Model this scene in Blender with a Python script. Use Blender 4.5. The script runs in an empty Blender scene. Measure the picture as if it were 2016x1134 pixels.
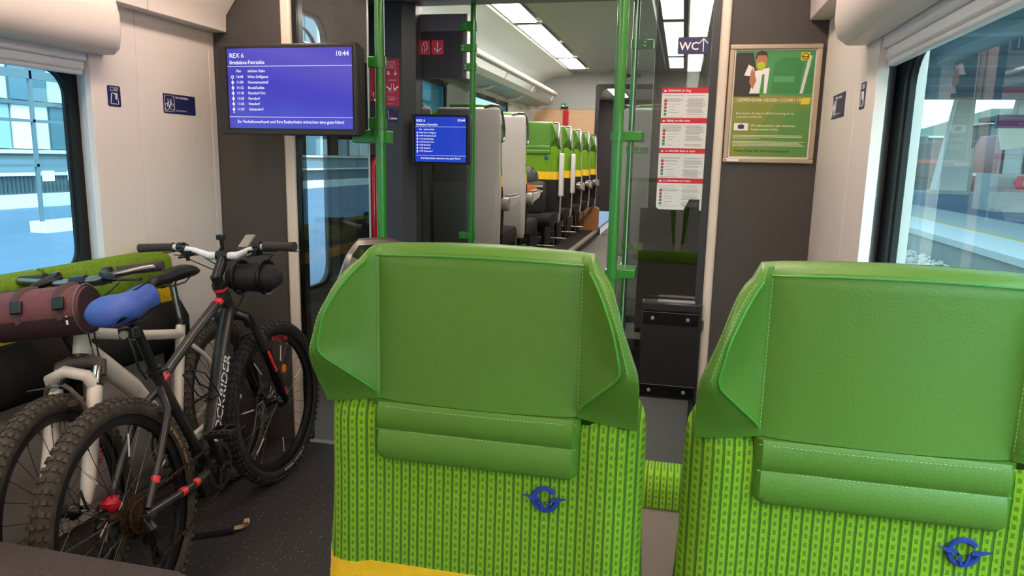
import bpy, bmesh, math, random
from mathutils import Vector, Matrix
random.seed(7)
S = bpy.context.scene
COL = S.collection
V = Vector
PI = math.pi

# ------------------------------------------------------------------ camera
cam_d = bpy.data.cameras.new('camera'); cam = bpy.data.objects.new('camera', cam_d); COL.objects.link(cam)
S.camera = cam
cam_d.sensor_fit = 'HORIZONTAL'; cam_d.sensor_width = 36.0; cam_d.lens = 36.0*1420/2016
cam_d.clip_start = 0.02; cam_d.clip_end = 500
Rt = V((0.97352425, 0.22767267, 0.02038867)); Up = V((-0.05963663, 0.16686988, 0.98417372)); Fw = V((-0.2206672, 0.95933289, -0.1760295))
M = Matrix((Rt, Up, -Fw)).transposed().to_4x4(); M.translation = V((0, 0, 1.40)); cam.matrix_world = M

# ------------------------------------------------------------------ world and exposure
W = bpy.data.worlds.new('world'); S.world = W; W.use_nodes = True
wn = W.node_tree.nodes; wl = W.node_tree.links; wn.clear()
sky = wn.new('ShaderNodeTexSky'); sky.sky_type = 'NISHITA'; sky.sun_disc = False
sky.sun_elevation = math.radians(48); sky.sun_rotation = math.radians(140); sky.air_density = 1.0; sky.dust_density = 2.5
bg = wn.new('ShaderNodeBackground'); bg.inputs['Strength'].default_value = .8
wo = wn.new('ShaderNodeOutputWorld'); hs = wn.new('ShaderNodeHueSaturation'); hs.inputs['Saturation'].default_value = .45; wl.new(sky.outputs[0], hs.inputs['Color']); wl.new(hs.outputs[0], bg.inputs[0]); wl.new(bg.outputs[0], wo.inputs[0])
S.view_settings.view_transform = 'Standard'; S.view_settings.look = 'None'; S.view_settings.gamma = 1
S.view_settings.use_curve_mapping = False; S.view_settings.exposure = 0.0
LAMP_WARM = 18.5      # strip lights of the near compartment
LAMP_COOL = 26.0     # strip lights of the far saloon

# ------------------------------------------------------------------ materials
MATS = {}
def lin(h):
    if isinstance(h, str):
        v = [int(h[i:i+2], 16)/255 for i in (0, 2, 4)]
    else: v = [c/255 for c in h]
    return tuple(c/12.92 if c <= .04045 else ((c+.055)/1.055)**2.4 for c in v)
def mat(name, col, rough=.5, metal=0, bump=0, bscale=200, var=0, vscale=8, spec=.5, emit=None, es=0, coat=0):
    if name in MATS: return MATS[name]
    m = bpy.data.materials.new(name); m.use_nodes = True; MATS[name] = m
    n = m.node_tree.nodes; l = m.node_tree.links; b = n['Principled BSDF']
    c = lin(col)
    b.inputs['Base Color'].default_value = (*c, 1); b.inputs['Roughness'].default_value = rough
    b.inputs['Metallic'].default_value = metal; b.inputs['Specular IOR Level'].default_value = spec
    if coat: b.inputs['Coat Weight'].default_value = coat; b.inputs['Coat Roughness'].default_value = .15
    if emit: b.inputs['Emission Color'].default_value = (*lin(emit), 1); b.inputs['Emission Strength'].default_value = es
    if bump or var:
        tc = n.new('ShaderNodeTexCoord')
    if bump:
        t = n.new('ShaderNodeTexNoise'); t.inputs['Scale'].default_value = bscale; t.inputs['Detail'].default_value = 2
        l.new(tc.outputs['Object'], t.inputs['Vector'])
        bp = n.new('ShaderNodeBump'); bp.inputs['Strength'].default_value = bump; bp.inputs['Distance'].default_value = .002
        l.new(t.outputs['Fac'], bp.inputs['Height']); l.new(bp.outputs['Normal'], b.inputs['Normal'])
    if var:
        t = n.new('ShaderNodeTexNoise'); t.inputs['Scale'].default_value = vscale; t.inputs['Detail'].default_value = 5
        l.new(tc.outputs['Object'], t.inputs['Vector'])
        r = n.new('ShaderNodeValToRGB')
        r.color_ramp.elements[0].position = .3; r.color_ramp.elements[1].position = .7
        r.color_ramp.elements[0].color = (*[x*(1-var) for x in c], 1); r.color_ramp.elements[1].color = (*[min(1, x*(1+var)) for x in c], 1)
        l.new(t.outputs['Fac'], r.inputs['Fac']); l.new(r.outputs['Color'], b.inputs['Base Color'])
    return m
def emat(name, col, strength):
    if name in MATS: return MATS[name]
    m = bpy.data.materials.new(name); m.use_nodes = True; MATS[name] = m
    n = m.node_tree.nodes; l = m.node_tree.links; n.clear()
    e = n.new('ShaderNodeEmission'); e.inputs[0].default_value = (*lin(col), 1); e.inputs[1].default_value = strength
    o = n.new('ShaderNodeOutputMaterial'); l.new(e.outputs[0], o.inputs[0]); return m
def glass(name, tint, ior=1.5, rough=0.0, refl=1.0):
    if name in MATS: return MATS[name]
    m = bpy.data.materials.new(name); m.use_nodes = True; MATS[name] = m
    n = m.node_tree.nodes; l = m.node_tree.links; n.clear()
    t = n.new('ShaderNodeBsdfTransparent'); t.inputs[0].default_value = (*tint, 1)
    g = n.new('ShaderNodeBsdfGlossy'); g.inputs['Roughness'].default_value = rough; g.inputs[0].default_value = (refl, refl, refl, 1)
    ge = n.new('ShaderNodeNewGeometry'); dt = n.new('ShaderNodeVectorMath'); dt.operation = 'DOT_PRODUCT'
    l.new(ge.outputs['Normal'], dt.inputs[0]); l.new(ge.outputs['Incoming'], dt.inputs[1])
    def k_(op, a, b=None):
        q = n.new('ShaderNodeMath'); q.operation = op
        for i, v in enumerate((a, b)):
            if v is None: continue
            if isinstance(v, (int, float)): q.inputs[i].default_value = v
            else: l.new(v, q.inputs[i])
        return q
    f = k_('MULTIPLY_ADD', k_('POWER', k_('SUBTRACT', 1.0, k_('ABSOLUTE', dt.outputs['Value']).outputs[0]).outputs[0], 5.0).outputs[0], .96); f.inputs[2].default_value = ((ior-1)/(ior+1))**2
    x = n.new('ShaderNodeMixShader'); l.new(f.outputs[0], x.inputs[0]); l.new(t.outputs[0], x.inputs[1]); l.new(g.outputs[0], x.inputs[2])
    o = n.new('ShaderNodeOutputMaterial'); l.new(x.outputs[0], o.inputs[0]); return m
def speckle(name, base, dot, scale=260, thr=.72, rough=.7):
    m = mat(name, base, rough); n = m.node_tree.nodes; l = m.node_tree.links; b = n['Principled BSDF']
    tc = n.new('ShaderNodeTexCoord'); v = n.new('ShaderNodeTexVoronoi'); v.inputs['Scale'].default_value = scale
    l.new(tc.outputs['Object'], v.inputs['Vector'])
    s = n.new('ShaderNodeSeparateColor'); l.new(v.outputs['Color'], s.inputs[0])
    a = n.new('ShaderNodeMath'); a.operation = 'GREATER_THAN'; a.inputs[1].default_value = thr; l.new(s.outputs[0], a.inputs[0])
    d = n.new('ShaderNodeMath'); d.operation = 'LESS_THAN'; d.inputs[1].default_value = .28; l.new(v.outputs['Distance'], d.inputs[0])
    mu = n.new('ShaderNodeMath'); mu.operation = 'MULTIPLY'; l.new(a.outputs[0], mu.inputs[0]); l.new(d.outputs[0], mu.inputs[1])
    mx = n.new('ShaderNodeMix'); mx.data_type = 'RGBA'; mx.inputs[6].default_value = (*lin(base), 1); mx.inputs[7].default_value = (*lin(dot), 1)
    l.new(mu.outputs[0], mx.inputs[0]); l.new(mx.outputs[2], b.inputs['Base Color']); return m
def moquette(name, c_hi, c_mid, c_lo, period=.0124, dash=.0112):
    """woven seat cloth: dark ribs with a column of dark dashes between them"""
    m = mat(name, c_hi, .95, spec=.15); n = m.node_tree.nodes; l = m.node_tree.links; b = n['Principled BSDF']
    tc = n.new('ShaderNodeTexCoord'); sp = n.new('ShaderNodeSeparateXYZ'); l.new(tc.outputs['Object'], sp.inputs[0])
    def M2(op, a, bb=None, c=None):
        k = n.new('ShaderNodeMath'); k.operation = op
        for i, q in enumerate((a, bb, c)):
            if q is None: continue
            if isinstance(q, (int, float)): k.inputs[i].default_value = q
            else: l.new(q, k.inputs[i])
        return k.outputs[0]
    no = n.new('ShaderNodeTexNoise'); no.inputs['Scale'].default_value = 260; no.inputs['Detail'].default_value = 2
    l.new(tc.outputs['Object'], no.inputs['Vector'])
    w = M2('MULTIPLY', M2('SUBTRACT', no.outputs['Fac'], .5), .0018)
    x = M2('FRACT', M2('ADD', M2('DIVIDE', M2('ADD', sp.outputs[0], w), period), 100.0))
    z = M2('FRACT', M2('DIVIDE', M2('ADD', sp.outputs[2], w), dash))
    rib = M2('MINIMUM', M2('MAXIMUM', M2('DIVIDE', M2('SUBTRACT', .165, M2('ABSOLUTE', M2('SUBTRACT', x, .5))), .07), 0.0), 1.0)
    xa = M2('ABSOLUTE', M2('SUBTRACT', M2('FRACT', M2('ADD', x, .5)), .5)); za = M2('ABSOLUTE', M2('SUBTRACT', z, .5))
    dx = M2('LESS_THAN', xa, .15); dz = M2('LESS_THAN', za, .27); dd = M2('MULTIPLY', dx, dz)
    mk = M2('MAXIMUM', M2('MULTIPLY', rib, .9), M2('MULTIPLY', dd, .68))
    # fine thread speckle
    th = n.new('ShaderNodeTexNoise'); th.inputs['Scale'].default_value = 900; l.new(tc.outputs['Object'], th.inputs['Vector'])
    mx0 = n.new('ShaderNodeMix'); mx0.data_type = 'RGBA'; mx0.inputs[6].default_value = (*lin(c_mid), 1); mx0.inputs[7].default_value = (*lin(c_hi), 1)
    l.new(M2('MULTIPLY_ADD', th.outputs['Fac'], 2.2, -.6), mx0.inputs[0])
    mx = n.new('ShaderNodeMix'); mx.data_type = 'RGBA'; mx.inputs[7].default_value = (*lin(c_lo), 1)
    l.new(mk, mx.inputs[0]); l.new(mx0.outputs[2], mx.inputs[6]); l.new(mx.outputs[2], b.inputs['Base Color'])
    bp = n.new('ShaderNodeBump'); bp.inputs['Strength'].default_value = .7; bp.inputs['Distance'].default_value = .002
    l.new(M2('SUBTRACT', M2('MULTIPLY', th.outputs['Fac'], .3), mk), bp.inputs['Height']); l.new(bp.outputs['Normal'], b.inputs['Normal'])
    return m
def woodmat(name, c1, c2, axis=1, rough=.45):
    m = mat(name, c1, rough); n = m.node_tree.nodes; l = m.node_tree.links; b = n['Principled BSDF']
    tc = n.new('ShaderNodeTexCoord'); mp = n.new('ShaderNodeMapping'); sc = [1, 1, 1]; sc = [3, 3, 60]; mp.inputs['Scale'].default_value = sc
    t = n.new('ShaderNodeTexNoise'); t.inputs['Scale'].default_value = 1.5; t.inputs['Detail'].default_value = 6
    l.new(tc.outputs['Object'], mp.inputs[0]); l.new(mp.outputs[0], t.inputs['Vector'])
    mx = n.new('ShaderNodeMix'); mx.data_type = 'RGBA'; mx.inputs[6].default_value = (*lin(c1), 1); mx.inputs[7].default_value = (*lin(c2), 1)
    l.new(t.outputs['Fac'], mx.inputs[0]); l.new(mx.outputs[2], b.inputs['Base Color']); return m

WALL = mat('wall_laminate', 'e6ddd6', .42, var=.02, vscale=3)
WALL2 = mat('wall_moulding', 'e2d8d0', .38)
WHITE = mat('white_plastic', 'e9ebec', .4)
ALU = mat('satin_aluminium', 'c9c6c1', .32, metal=.75)
CREAM = mat('cream_lacquer_trim', 'e4d8c8', .35)
DARK = mat('anthracite_laminate', '4a4643', .55, bump=.15, bscale=500)
DARK2 = mat('anthracite_gloss', '34353a', .38)
DARK3 = mat('anthracite_column', '4b4a4b', .42)
BLACK = mat('black_plastic', '111112', .45)
BLACKG = mat('black_gloss', '0c0c0e', .18)
RUBBER = mat('black_rubber', '0b0d0f', .5)
CEIL = mat('ceiling_white', 'dfe3df', .5)
CEILG = mat('ceiling_grey', '9ba19c', .5)
GREENP = mat('green_lacquer_tube', '2f8a2c', .28, coat=.6)
CHROME = mat('chrome', 'c8c8c8', .15, metal=1)
STEEL = mat('brushed_steel', '8d8a86', .3, metal=1)
SCREW = mat('steel_screw', 'e0e0dc', .25, metal=.8)
RED = mat('red_lacquer', 'c8102c', .35)
REDS = mat('red_sticker', 'd8304a', .45)
NAVY = mat('navy_sticker', '22265c', .4)
WPRINT = mat('white_print', 'f0f0ee', .6)
LEATHER = mat('green_leatherette', '57842f', .38, bump=.22, bscale=420, spec=.42)
LEATHER2 = mat('green_leatherette_wing', '4a9c3a', .38, bump=.22, bscale=420, spec=.42)
STITCH = mat('green_thread', '93c268', .8)
CLOTH = moquette('green_moquette', '92bd2c', '6c9a22', '3a6826')
YELLOW = mat('yellow_seat_cloth', 'f2c21c', .9, bump=.4, bscale=600, var=.08, vscale=60)
BCLOTH = mat('charcoal_seat_cloth', '2a2726', .95, bump=.5, bscale=500, var=.25, vscale=300, spec=.15)
SHELL = mat('warm_grey_seat_shell', 'b9b1ab', .5, bump=.08, bscale=500)
FLOORD = speckle('dark_rubber_floor', '292624', 'a09a90', 150, .93)
FLOORV = speckle('grey_speckled_floor', '847d77', '8f8d90', 220, .6)
FLOORS = mat('podium_carpet', '2e2a28', .9, bump=.3, bscale=300, var=.3, vscale=40)
FLOORA = mat('aisle_floor', '57514c', .7, var=.1, vscale=30)
GL = glass('partition_glass', (.80, .86, .86), 1.75)
GLW = glass('tinted_window_glass', (.47, .77, .82), 1.38)
GLC = glass('clear_glass', (.85, .93, .95))

# ------------------------------------------------------------------ mesh helpers
def tag(o, label=None, cat=None, group=None, kind=None):
    if label: o['label'] = label
    if cat: o['category'] = cat
    if group: o['group'] = group
    if kind: o['kind'] = kind
    return o
def thing(name, label, cat, loc=(0, 0, 0), group=None, rz=0):
    o = bpy.data.objects.new(name, None); COL.objects.link(o); o.location = loc; o.rotation_euler = (0, 0, rz)
    o.empty_display_size = .05
    return tag(o, label, cat, group)
def frame_from(right, fwd, up, org):
    m = Matrix((right, fwd, up)).transposed().to_4x4(); m.translation = org; return m
_tc = {}
def text_mesh(s, align, bold):
    k = (s, align, bold)
    if k in _tc: return _tc[k]
    cu = bpy.data.curves.new('t', 'FONT'); cu.body = s; cu.size = 1; cu.align_x = align; cu.resolution_u = 2
    cu.offset = .018 if bold else 0; cu.fill_mode = 'FRONT'
    ob = bpy.data.objects.new('t', cu); COL.objects.link(ob)
    me = bpy.data.meshes.new_from_object(ob.evaluated_get(bpy.context.evaluated_depsgraph_get()))
    vs = [v.co.copy() for v in me.vertices]; fs = [tuple(p.vertices) for p in me.polygons]
    bpy.data.objects.remove(ob); bpy.data.curves.remove(cu); bpy.data.meshes.remove(me)
    _tc[k] = (vs, fs); return _tc[k]
class MB:
    def __init__(s, m=None): s.v = []; s.f = []; s.m = m or Matrix.Identity(4); s.mi = []; s.cur = 0
    def add(s, vs, fs):
        b = len(s.v); s.v += [s.m @ V(p) for p in vs]; s.f += [tuple(i+b for i in q) for q in fs]; s.mi += [s.cur]*len(fs); return s
    def bx(s, x0, x1, y0, y1, z0, z1):
        return s.add([(x, y, z) for z in (z0, z1) for y in (y0, y1) for x in (x0, x1)],
                     [(0, 2, 3, 1), (4, 5, 7, 6), (0, 1, 5, 4), (1, 3, 7, 5), (3, 2, 6, 7), (2, 0, 4, 6)])
    def obx(s, c, ax, ay, az, sx, sy, sz):
        c, ax, ay, az = V(c), V(ax).normalized(), V(ay).normalized(), V(az).normalized()
        return s.add([c+ax*(i*sx/2)+ay*(j*sy/2)+az*(k*sz/2) for k in (-1, 1) for j in (-1, 1) for i in (-1, 1)],
                     [(0, 2, 3, 1), (4, 5, 7, 6), (0, 1, 5, 4), (1, 3, 7, 5), (3, 2, 6, 7), (2, 0, 4, 6)])
    def cyl(s, p, q, r, r2=None, n=12, cap=True):
        return s.tube([p, q], [r, r if r2 is None else r2], n, cap)
    def tube(s, path, r, n=8, cap=True, closed=False, flat=1.0):
        P = [V(p) for p in path]; N = len(P)
        rr = r if isinstance(r, (list, tuple)) else [r]*N
        T = []
        for i in range(N):
            a = P[(i-1) % N] if (closed or i > 0) else P[i]; b = P[(i+1) % N] if (closed or i < N-1) else P[i]
            T.append((b-a).normalized())
        u = T[0].orthogonal().normalized()
        if abs(T[0].z) < .9: u = (V((0, 0, 1))-T[0]*T[0].z).normalized()
        vs = []
        for i in range(N):
            u = (u-T[i]*u.dot(T[i]))
            u = u.normalized() if u.length > 1e-6 else T[i].orthogonal().normalized()
            w = T[i].cross(u)
            for k in range(n):
                a = 2*PI*k/n; vs.append(P[i]+u*(math.cos(a)*rr[i]*flat)+w*(math.sin(a)*rr[i]))
        fs = []
        for i in range(N if closed else N-1):
            j = (i+1) % N
            for k in range(n):
                k2 = (k+1) % n; fs.append((i*n+k, i*n+k2, j*n+k2, j*n+k))
        if cap and not closed: fs += [tuple(range(n-1, -1, -1)), tuple((N-1)*n+k for k in range(n))]
        return s.add(vs, fs)
    def lathe(s, prof, c=(0, 0, 0), axis=(0, 0, 1), n=24, a0=0, a1=2*PI):
        az = V(axis).normalized(); ax = az.orthogonal().normalized(); ay = az.cross(ax); c = V(c); full = abs(a1-a0-2*PI) < 1e-6
        cols = n if full else n+1; vs = []
        for k in range(cols):
            a = a0+(a1-a0)*k/n; d = ax*math.cos(a)+ay*math.sin(a)
            for (r, h) in prof: vs.append(c+d*r+az*h)
        m = len(prof); fs = []
        for k in range(n):
            k2 = (k+1) % cols
            for i in range(m-1): fs.append((k*m+i, k2*m+i, k2*m+i+1, k*m+i+1))
        return s.add(vs, fs)
    def prism(s, poly, o, ax, ay, depth):
        """polygon in (ax, ay) plane at o, extruded by depth along ax x ay"""
        o, ax, ay = V(o), V(ax).normalized(), V(ay).normalized(); nz = ax.cross(ay); n = len(poly)
        a = [o+ax*x+ay*y for x, y in poly]; b = [p+nz*depth for p in a]
        fs = [tuple(range(n-1, -1, -1)), tuple(range(n, 2*n))]+[(i, (i+1) % n, n+(i+1) % n, n+i) for i in range(n)]
        return s.add(a+b, fs)
    def loft(s, rings, cap=True, closed=True):
        n = len(rings[0]); vs = [p for r in rings for p in r]; fs = []
        for i in range(len(rings)-1):
            for k in range(n if closed else n-1):
                k2 = (k+1) % n; fs.append((i*n+k, i*n+k2, (i+1)*n+k2, (i+1)*n+k))
        if cap: fs += [tuple(range(n-1, -1, -1)), tuple((len(rings)-1)*n+k for k in range(n))]
        return s.add(vs, fs)
    def text(s, t, size, o, ax=(1, 0, 0), ay=(0, 0, 1), align='LEFT', bold=False, sx=1.0):
        vs, fs = text_mesh(t, align, bold); o, ax, ay = V(o), V(ax).normalized(), V(ay).normalized()
        return s.add([o+ax*(p.x*size*sx)+ay*(p.y*size) for p in vs], fs)
    def build(s, name, m, parent=None, bevel=0, seg=2, smooth=35, sub=0, label=None, cat=None, group=None, kind=None):
        me = bpy.data.meshes.new(name); me.from_pydata([tuple(p) for p in s.v], [], s.f); me.update()
        mats = m if isinstance(m, (list, tuple)) else [m]
        for q in mats: me.materials.append(q)
        if len(mats) > 1: me.polygons.foreach_set('material_index', s.mi)
        if smooth:
            me.polygons.foreach_set('use_smooth', [True]*len(me.polygons)); me.set_sharp_from_angle(angle=math.radians(smooth))
        o = bpy.data.objects.new(name, me); COL.objects.link(o)
        if parent: o.parent = parent
        if bevel:
            b = o.modifiers.new('bevel', 'BEVEL'); b.width = bevel; b.segments = seg; b.limit_method = 'ANGLE'; b.angle_limit = math.radians(40)
        if sub:
            b = o.modifiers.new('sub', 'SUBSURF'); b.levels = sub; b.render_levels = sub
        return tag(o, label, cat, group, kind)
def copy_tree(o, parent=None):
    c = o.copy(); COL.objects.link(c); c.parent = parent
    for ch in [k for k in bpy.data.objects if k.parent == o]: copy_tree(ch, c)
    return c
def box(name, m, b, parent=None, bevel=0, **k):
    return MB().bx(*b).build(name, m, parent, bevel, **k)
def lerp(pts, t):
    if t <= pts[0][0]: return pts[0][1]
    for (a, va), (b, vb) in zip(pts, pts[1:]):
        if t <= b: return va+(vb-va)*(t-a)/(b-a)
    return pts[-1][1]
def slerp(pts, t):
    return sum(lerp(pts, t+d) for d in (-.009, -.0045, 0, .0045, .009))/5
def rrect(x0, x1, y0, y1, r, n=4):
    out = []
    for cx, cy, a in ((x1-r, y1-r, 0), (x0+r, y1-r, 90), (x0+r, y0+r, 180), (x1-r, y0+r, 270)):
        for i in range(n+1):
            t = math.radians(a+90*i/n); out.append((cx+r*math.cos(t), cy+r*math.sin(t)))
    return out
XA, YA, ZA = V((1, 0, 0)), V((0, 1, 0)), V((0, 0, 1))
def struct(name, m, b, parent=None, bevel=0, **k):
    return box(name, m, b, parent, bevel, kind='structure', **k)
# ================================================================== THE SETTING: near compartment
struct('floor', FLOORD, (-2.3, .7, -1.6, 3.10, -.06, 0))
struct('ceiling', mat('near_ceiling', 'e3dcd4', .5), (-2.3, .7, -1.6, 3.10, 2.30, 2.36))
struct('wall_back', WALL, (-2.3, .7, -1.66, -1.6, 0, 2.36))
XL, XR = -2.15, .51
def side_wall(nm, X, s, Yw, Yj, G, ct, zb, ztop, hY, panels):
    """s=-1 left, +1 right. Yw wall edge of the window, Yj inner edge of the splayed jamb, G depth of the glass plane"""
    T = X+s*.16
    def B(mb, xa, xb, *r): return mb.bx(min(xa, xb), max(xa, xb), *r)
    w = MB(); B(w, X, T, -1.6, Yw, 0, zb); B(w, X+s*.02, T, -1.6, 3.08, 1.75, 2.3)
    root = w.build('wall_left' if s < 0 else 'wall_right', WALL, kind='structure')
    for (a, b) in panels:   # laminate panels between the window and the corner
        p = MB(); B(p, X, X+s*.03, a+.0015, b-.0015, .08, 2.0); p.build('panel', WALL, root, bevel=.002)
    p = MB(); B(p, X+s*.02, T, Yj+.01, 3.08, 0, 1.76); p.build('core', WALL2, root)
    b = MB(); B(b, X-s*.012, X, Yw, 3.08, 0, .08); b.build('baseboard_left' if s < 0 else 'baseboard_right', ALU, kind='structure')
    # splayed white jamb
    j = MB(); vs = [(X, Yw), (X+s*.012, Yw+.012), (G, Yj+.012), (G, Yj), (X, Yw-.004)]
    j.add([(x, y, z) for z in (zb, 1.80) for x, y in ((X, Yw), (G, Yj), (G, Yj+.02), (X+s*.012, Yw+.02))],
          [(0, 1, 5, 4), (1, 2, 6, 5), (2, 3, 7, 6), (3, 0, 4, 7), (0, 3, 2, 1), (4, 5, 6, 7)])
    j.build('jamb', WHITE, root)
    win = thing('window_1' if s < 0 else 'window_2', None, None, (G, 0, 0)); win['kind'] = 'structure'
    # black rubber gasket with rounded corners (outer to inner rounded rectangle)
    y1g = Yj-.0; y1i = ct
    o = rrect(-1.3, y1g, zb-.02, ztop+.10, .05, 6); i = rrect(-1.22, y1i, zb+.04, ztop+.02, .09, 6)
    g = MB(); n = len(o)
    for x in (0, s*.03): g.add([(x, a, b_) for a, b_ in o]+[(x, a, b_) for a, b_ in i], [(k, (k+1) % n, n+(k+1) % n, n+k) for k in range(n)])
    g.add([(x, a, b_) for x in (0, s*.03) for a, b_ in i], [(k, (k+1) % n, n+(k+1) % n, n+k) for k in range(n)])
    g.build('gasket', RUBBER, win)
    # slim aluminium lip on the gasket
    g = MB(); i2 = rrect(-1.215, y1i-.006, zb+.045, ztop+.014, .085, 6)
    g.tube([(s*.012, a, b_) for a, b_ in i2], .0035, 6, closed=True); g.build('gasket_lip', RUBBER, win)
    q = MB(); q.add([(s*.02, a, b_) for a, b_ in rrect(-1.26, y1i+.015, zb+.01, ztop+.05, .09, 6)], [tuple(range(28))]); q.build('pane', GLW, win)
    # roller shade: two slats under a rounded housing
    sh = thing('roller_shade', 'white roller shade pulled up under its housing over the %s window' % ('left' if s < 0 else 'right'), 'window shade', (X, 0, 1.75))
    r = MB(); B(r, s*.004, s*.05, -1.58, Yw-.002, -.030, .03); r.build('shade_slat', WHITE, sh, bevel=.006)
    r = MB(); B(r, s*.016, s*.05, -1.58, Yw-.004, -.062, -.028); r.build('shade_slat', WHITE, sh, bevel=.006)
    r = MB(); B(r, s*.022, s*.045, -1.58, Yw-.006, -.078, -.060); r.build('bottom_bar', WHITE, sh, bevel=.005)
    prof = [(0, .24), (-.05, .235), (-.085, .20), (-.10, .14), (-.10, .07), (-.088, .02), (-.06, 0), (0, 0)]
    r = MB(); rings = []
    for yy, k in ((-1.58, 1), (hY-.03, 1), (hY-.012, .93), (hY, .72)):
        rings.append([(-s*-1*0+(-s)*(-px)*k if False else (-s)*(-px)*k, yy, .12+(pz-.12)*(1-(1-k)*.3)) for px, pz in prof])
    r.loft(rings); r.build('shade_housing', WALL2, sh, smooth=50)
    # cove above
    c = MB(); xi = X-s*.07
    for a, b_ in ((-1.58, 2.57), (2.573, 3.078)):
        r = MB(); r.add([(x, y, z) for y in (a, b_) for x, z in ((X, 1.945), (xi, 1.945), (xi-s*.004, 2.02), (xi-s*.22, 2.30), (X, 2.30))],
              [(0, 1, 2, 3, 4), (9, 8, 7, 6, 5)]+[(k, 5+k, 5+(k+1) % 5, (k+1) % 5) for k in range(5)])
        r.build('cove_panel', WALL2, root, bevel=.003)
    return root
side_wall('l', XL, -1, 2.33, 2.372, -2.25, 2.325, .90, 1.67, 2.405, ((2.33, 2.575), (2.575, 3.035), (3.035, 3.078)))
side_wall('r', XR, 1, 2.25, 2.36, .585, 2.26, .90, 1.69, 2.42, ((2.25, 2.50), (2.50, 3.035), (3.035, 3.078)))
# ceiling strip lights of the near compartment (two rows, above the frame)
LW = emat('warm_diffuser', 'ffe6d4', LAMP_WARM)
for cx in (-1.69, .05):
    for k in range(4):
        y0 = -1.4+k*1.1
        t = thing('ceiling_light', 'warm strip light in the near ceiling, %s row, above the %s' % ('left' if cx < -1 else 'right', ('rear wall', 'camera', 'green seats', 'glass partition')[k]), 'light', (cx, y0, 2.295), 'strip lights in the near ceiling')
        box('diffuser', LW, (-.062, .062, .02, 1.05, -.012, 0), t); box('frame', ALU, (-.076, .076, 0, 1.07, -.004, .004), t)
# ------------------------------------------------ front bulkhead (Y = 3.08)
YB = 3.08
wf = struct('wall_front', DARK, (-2.15, -1.795, YB, YB+.04, 0, 2.3))
struct('wall_front', DARK, (.15, .51, YB, YB+.04, 0, 2.3))
for x0, x1 in ((-1.797, -1.745), (.113, .150)):
    box('trim_1' if x0 < 0 else 'trim_2', CREAM, (x0, x1, YB-.022, YB+.05, 0, 2.3), bevel=.012, seg=3, kind='structure')
struct('trim_3', BLACKG, (-1.745, -1.722, YB-.006, YB+.05, 0, 2.3))
struct('trim_4', DARK2, (.083, .113, YB-.006, YB+.05, 0, 2.3))
struct('threshold', ALU, (-1.78, .13, YB-.012, YB+.014, .0, .006))
pl = MB().bx(-1.722, -1.385, YB, YB+.010, .02, 2.3)
pl.build('glass_partition', GL, label='clear glass screen left of the doorway behind the large monitor', cat='glass screen')
MB().bx(-1.387, -1.383, YB-.001, YB+.011, .02, 2.3).build('edge_strip', mat('glass_edge', 'b9cfd0', .2), bpy.data.objects['glass_partition'])
pr = MB().bx(-.215, .083, YB, YB+.010, .02, 2.3).build('glass_partition', GL, label='clear glass screen right of the doorway carrying the safety notice', cat='glass screen')
MB().bx(-.217, -.213, YB-.001, YB+.011, .02, 2.3).build('edge_strip', mat('glass_edge', 'b9cfd0', .2), pr)
# ------------------------------------------------ vestibule
YF = 4.55
struct('floor_vestibule', FLOORV, (-2.12, .55, 3.10, YF+.02, -.06, 0))
MB().bx(-2.2, .55, 3.1, YF, 2.34, 2.40).build('ceiling_vestibule', mat('vestibule_ceiling', '77736f', .5), kind='structure')
for k, x in enumerate((-1.0, -.45)):
    t = thing('ceiling_light', 'square lamp in the vestibule ceiling, %s one' % ('left', 'right')[k], 'light', (x, 3.85, 2.34), 'lamps in the vestibule ceiling')
    box('diffuser', emat('vestibule_diffuser', 'fff6ee', 9.0), (-.16, .16, -.22, .22, -.008, 0), t); box('frame', ALU, (-.18, .18, -.24, .24, -.004, .002), t)
# left wall with the entrance door
lw = MB().bx(-2.2, -2.10, 3.12, 3.30, 0, 2.34).bx(-2.2, -2.10, 4.28, YF, 0, 2.34).bx(-2.2, -2.10, 3.30, 4.28, 2.28, 2.34)
lw.build('wall_vestibule', DARK, kind='structure')
dr = thing('door_1', None, None, (-2.13, 0, 0)); dr['kind'] = 'structure'
o = rrect(3.31, 4.27, .01, 2.275, .03, 4); i = rrect(3.42, 4.13, .62, 2.19, .12, 4); g = MB(); n = len(o)
for x in (-.03, .0): g.add([(x, a, b) for a, b in o]+[(x, a, b) for a, b in i], [(k, (k+1) % n, n+(k+1) % n, n+k) for k in range(n)])
g.add([(x, a, b) for x in (-.03, 0) for a, b in i], [(k, (k+1) % n, n+(k+1) % n, n+k) for k in range(n)])
g.build('door_leaf', mat('door_grey', '5d5853', .5), dr)
q = MB(); q.add([(-.02, a, b) for a, b in rrect(3.41, 4.14, .61, 2.20, .12, 4)], [tuple(range(20))]); q.build('pane', GLC, dr)
q = MB(); q.tube([(.002, a, b) for a, b in rrect(3.415, 4.135, .615, 2.195, .12, 4)], .012, 6, closed=True); q.build('gasket', RUBBER, dr)
q = MB()   # wireless arcs sticker on the door pane
for r_ in (.05, .13, .21):
    q.tube([(-.012, 3.86+r_*math.sin(a), 1.90+r_*math.cos(a)) for a in [math.radians(t) for t in range(-50, 51, 10)]], .014, 6, flat=.15)
q.build('arc_sticker', BLACK, dr)
# right wall of the vestibule: dark toilet wall
struct('wall_toilet', DARK2, (.40, .55, 3.12, YF, 0, 2.34))
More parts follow.
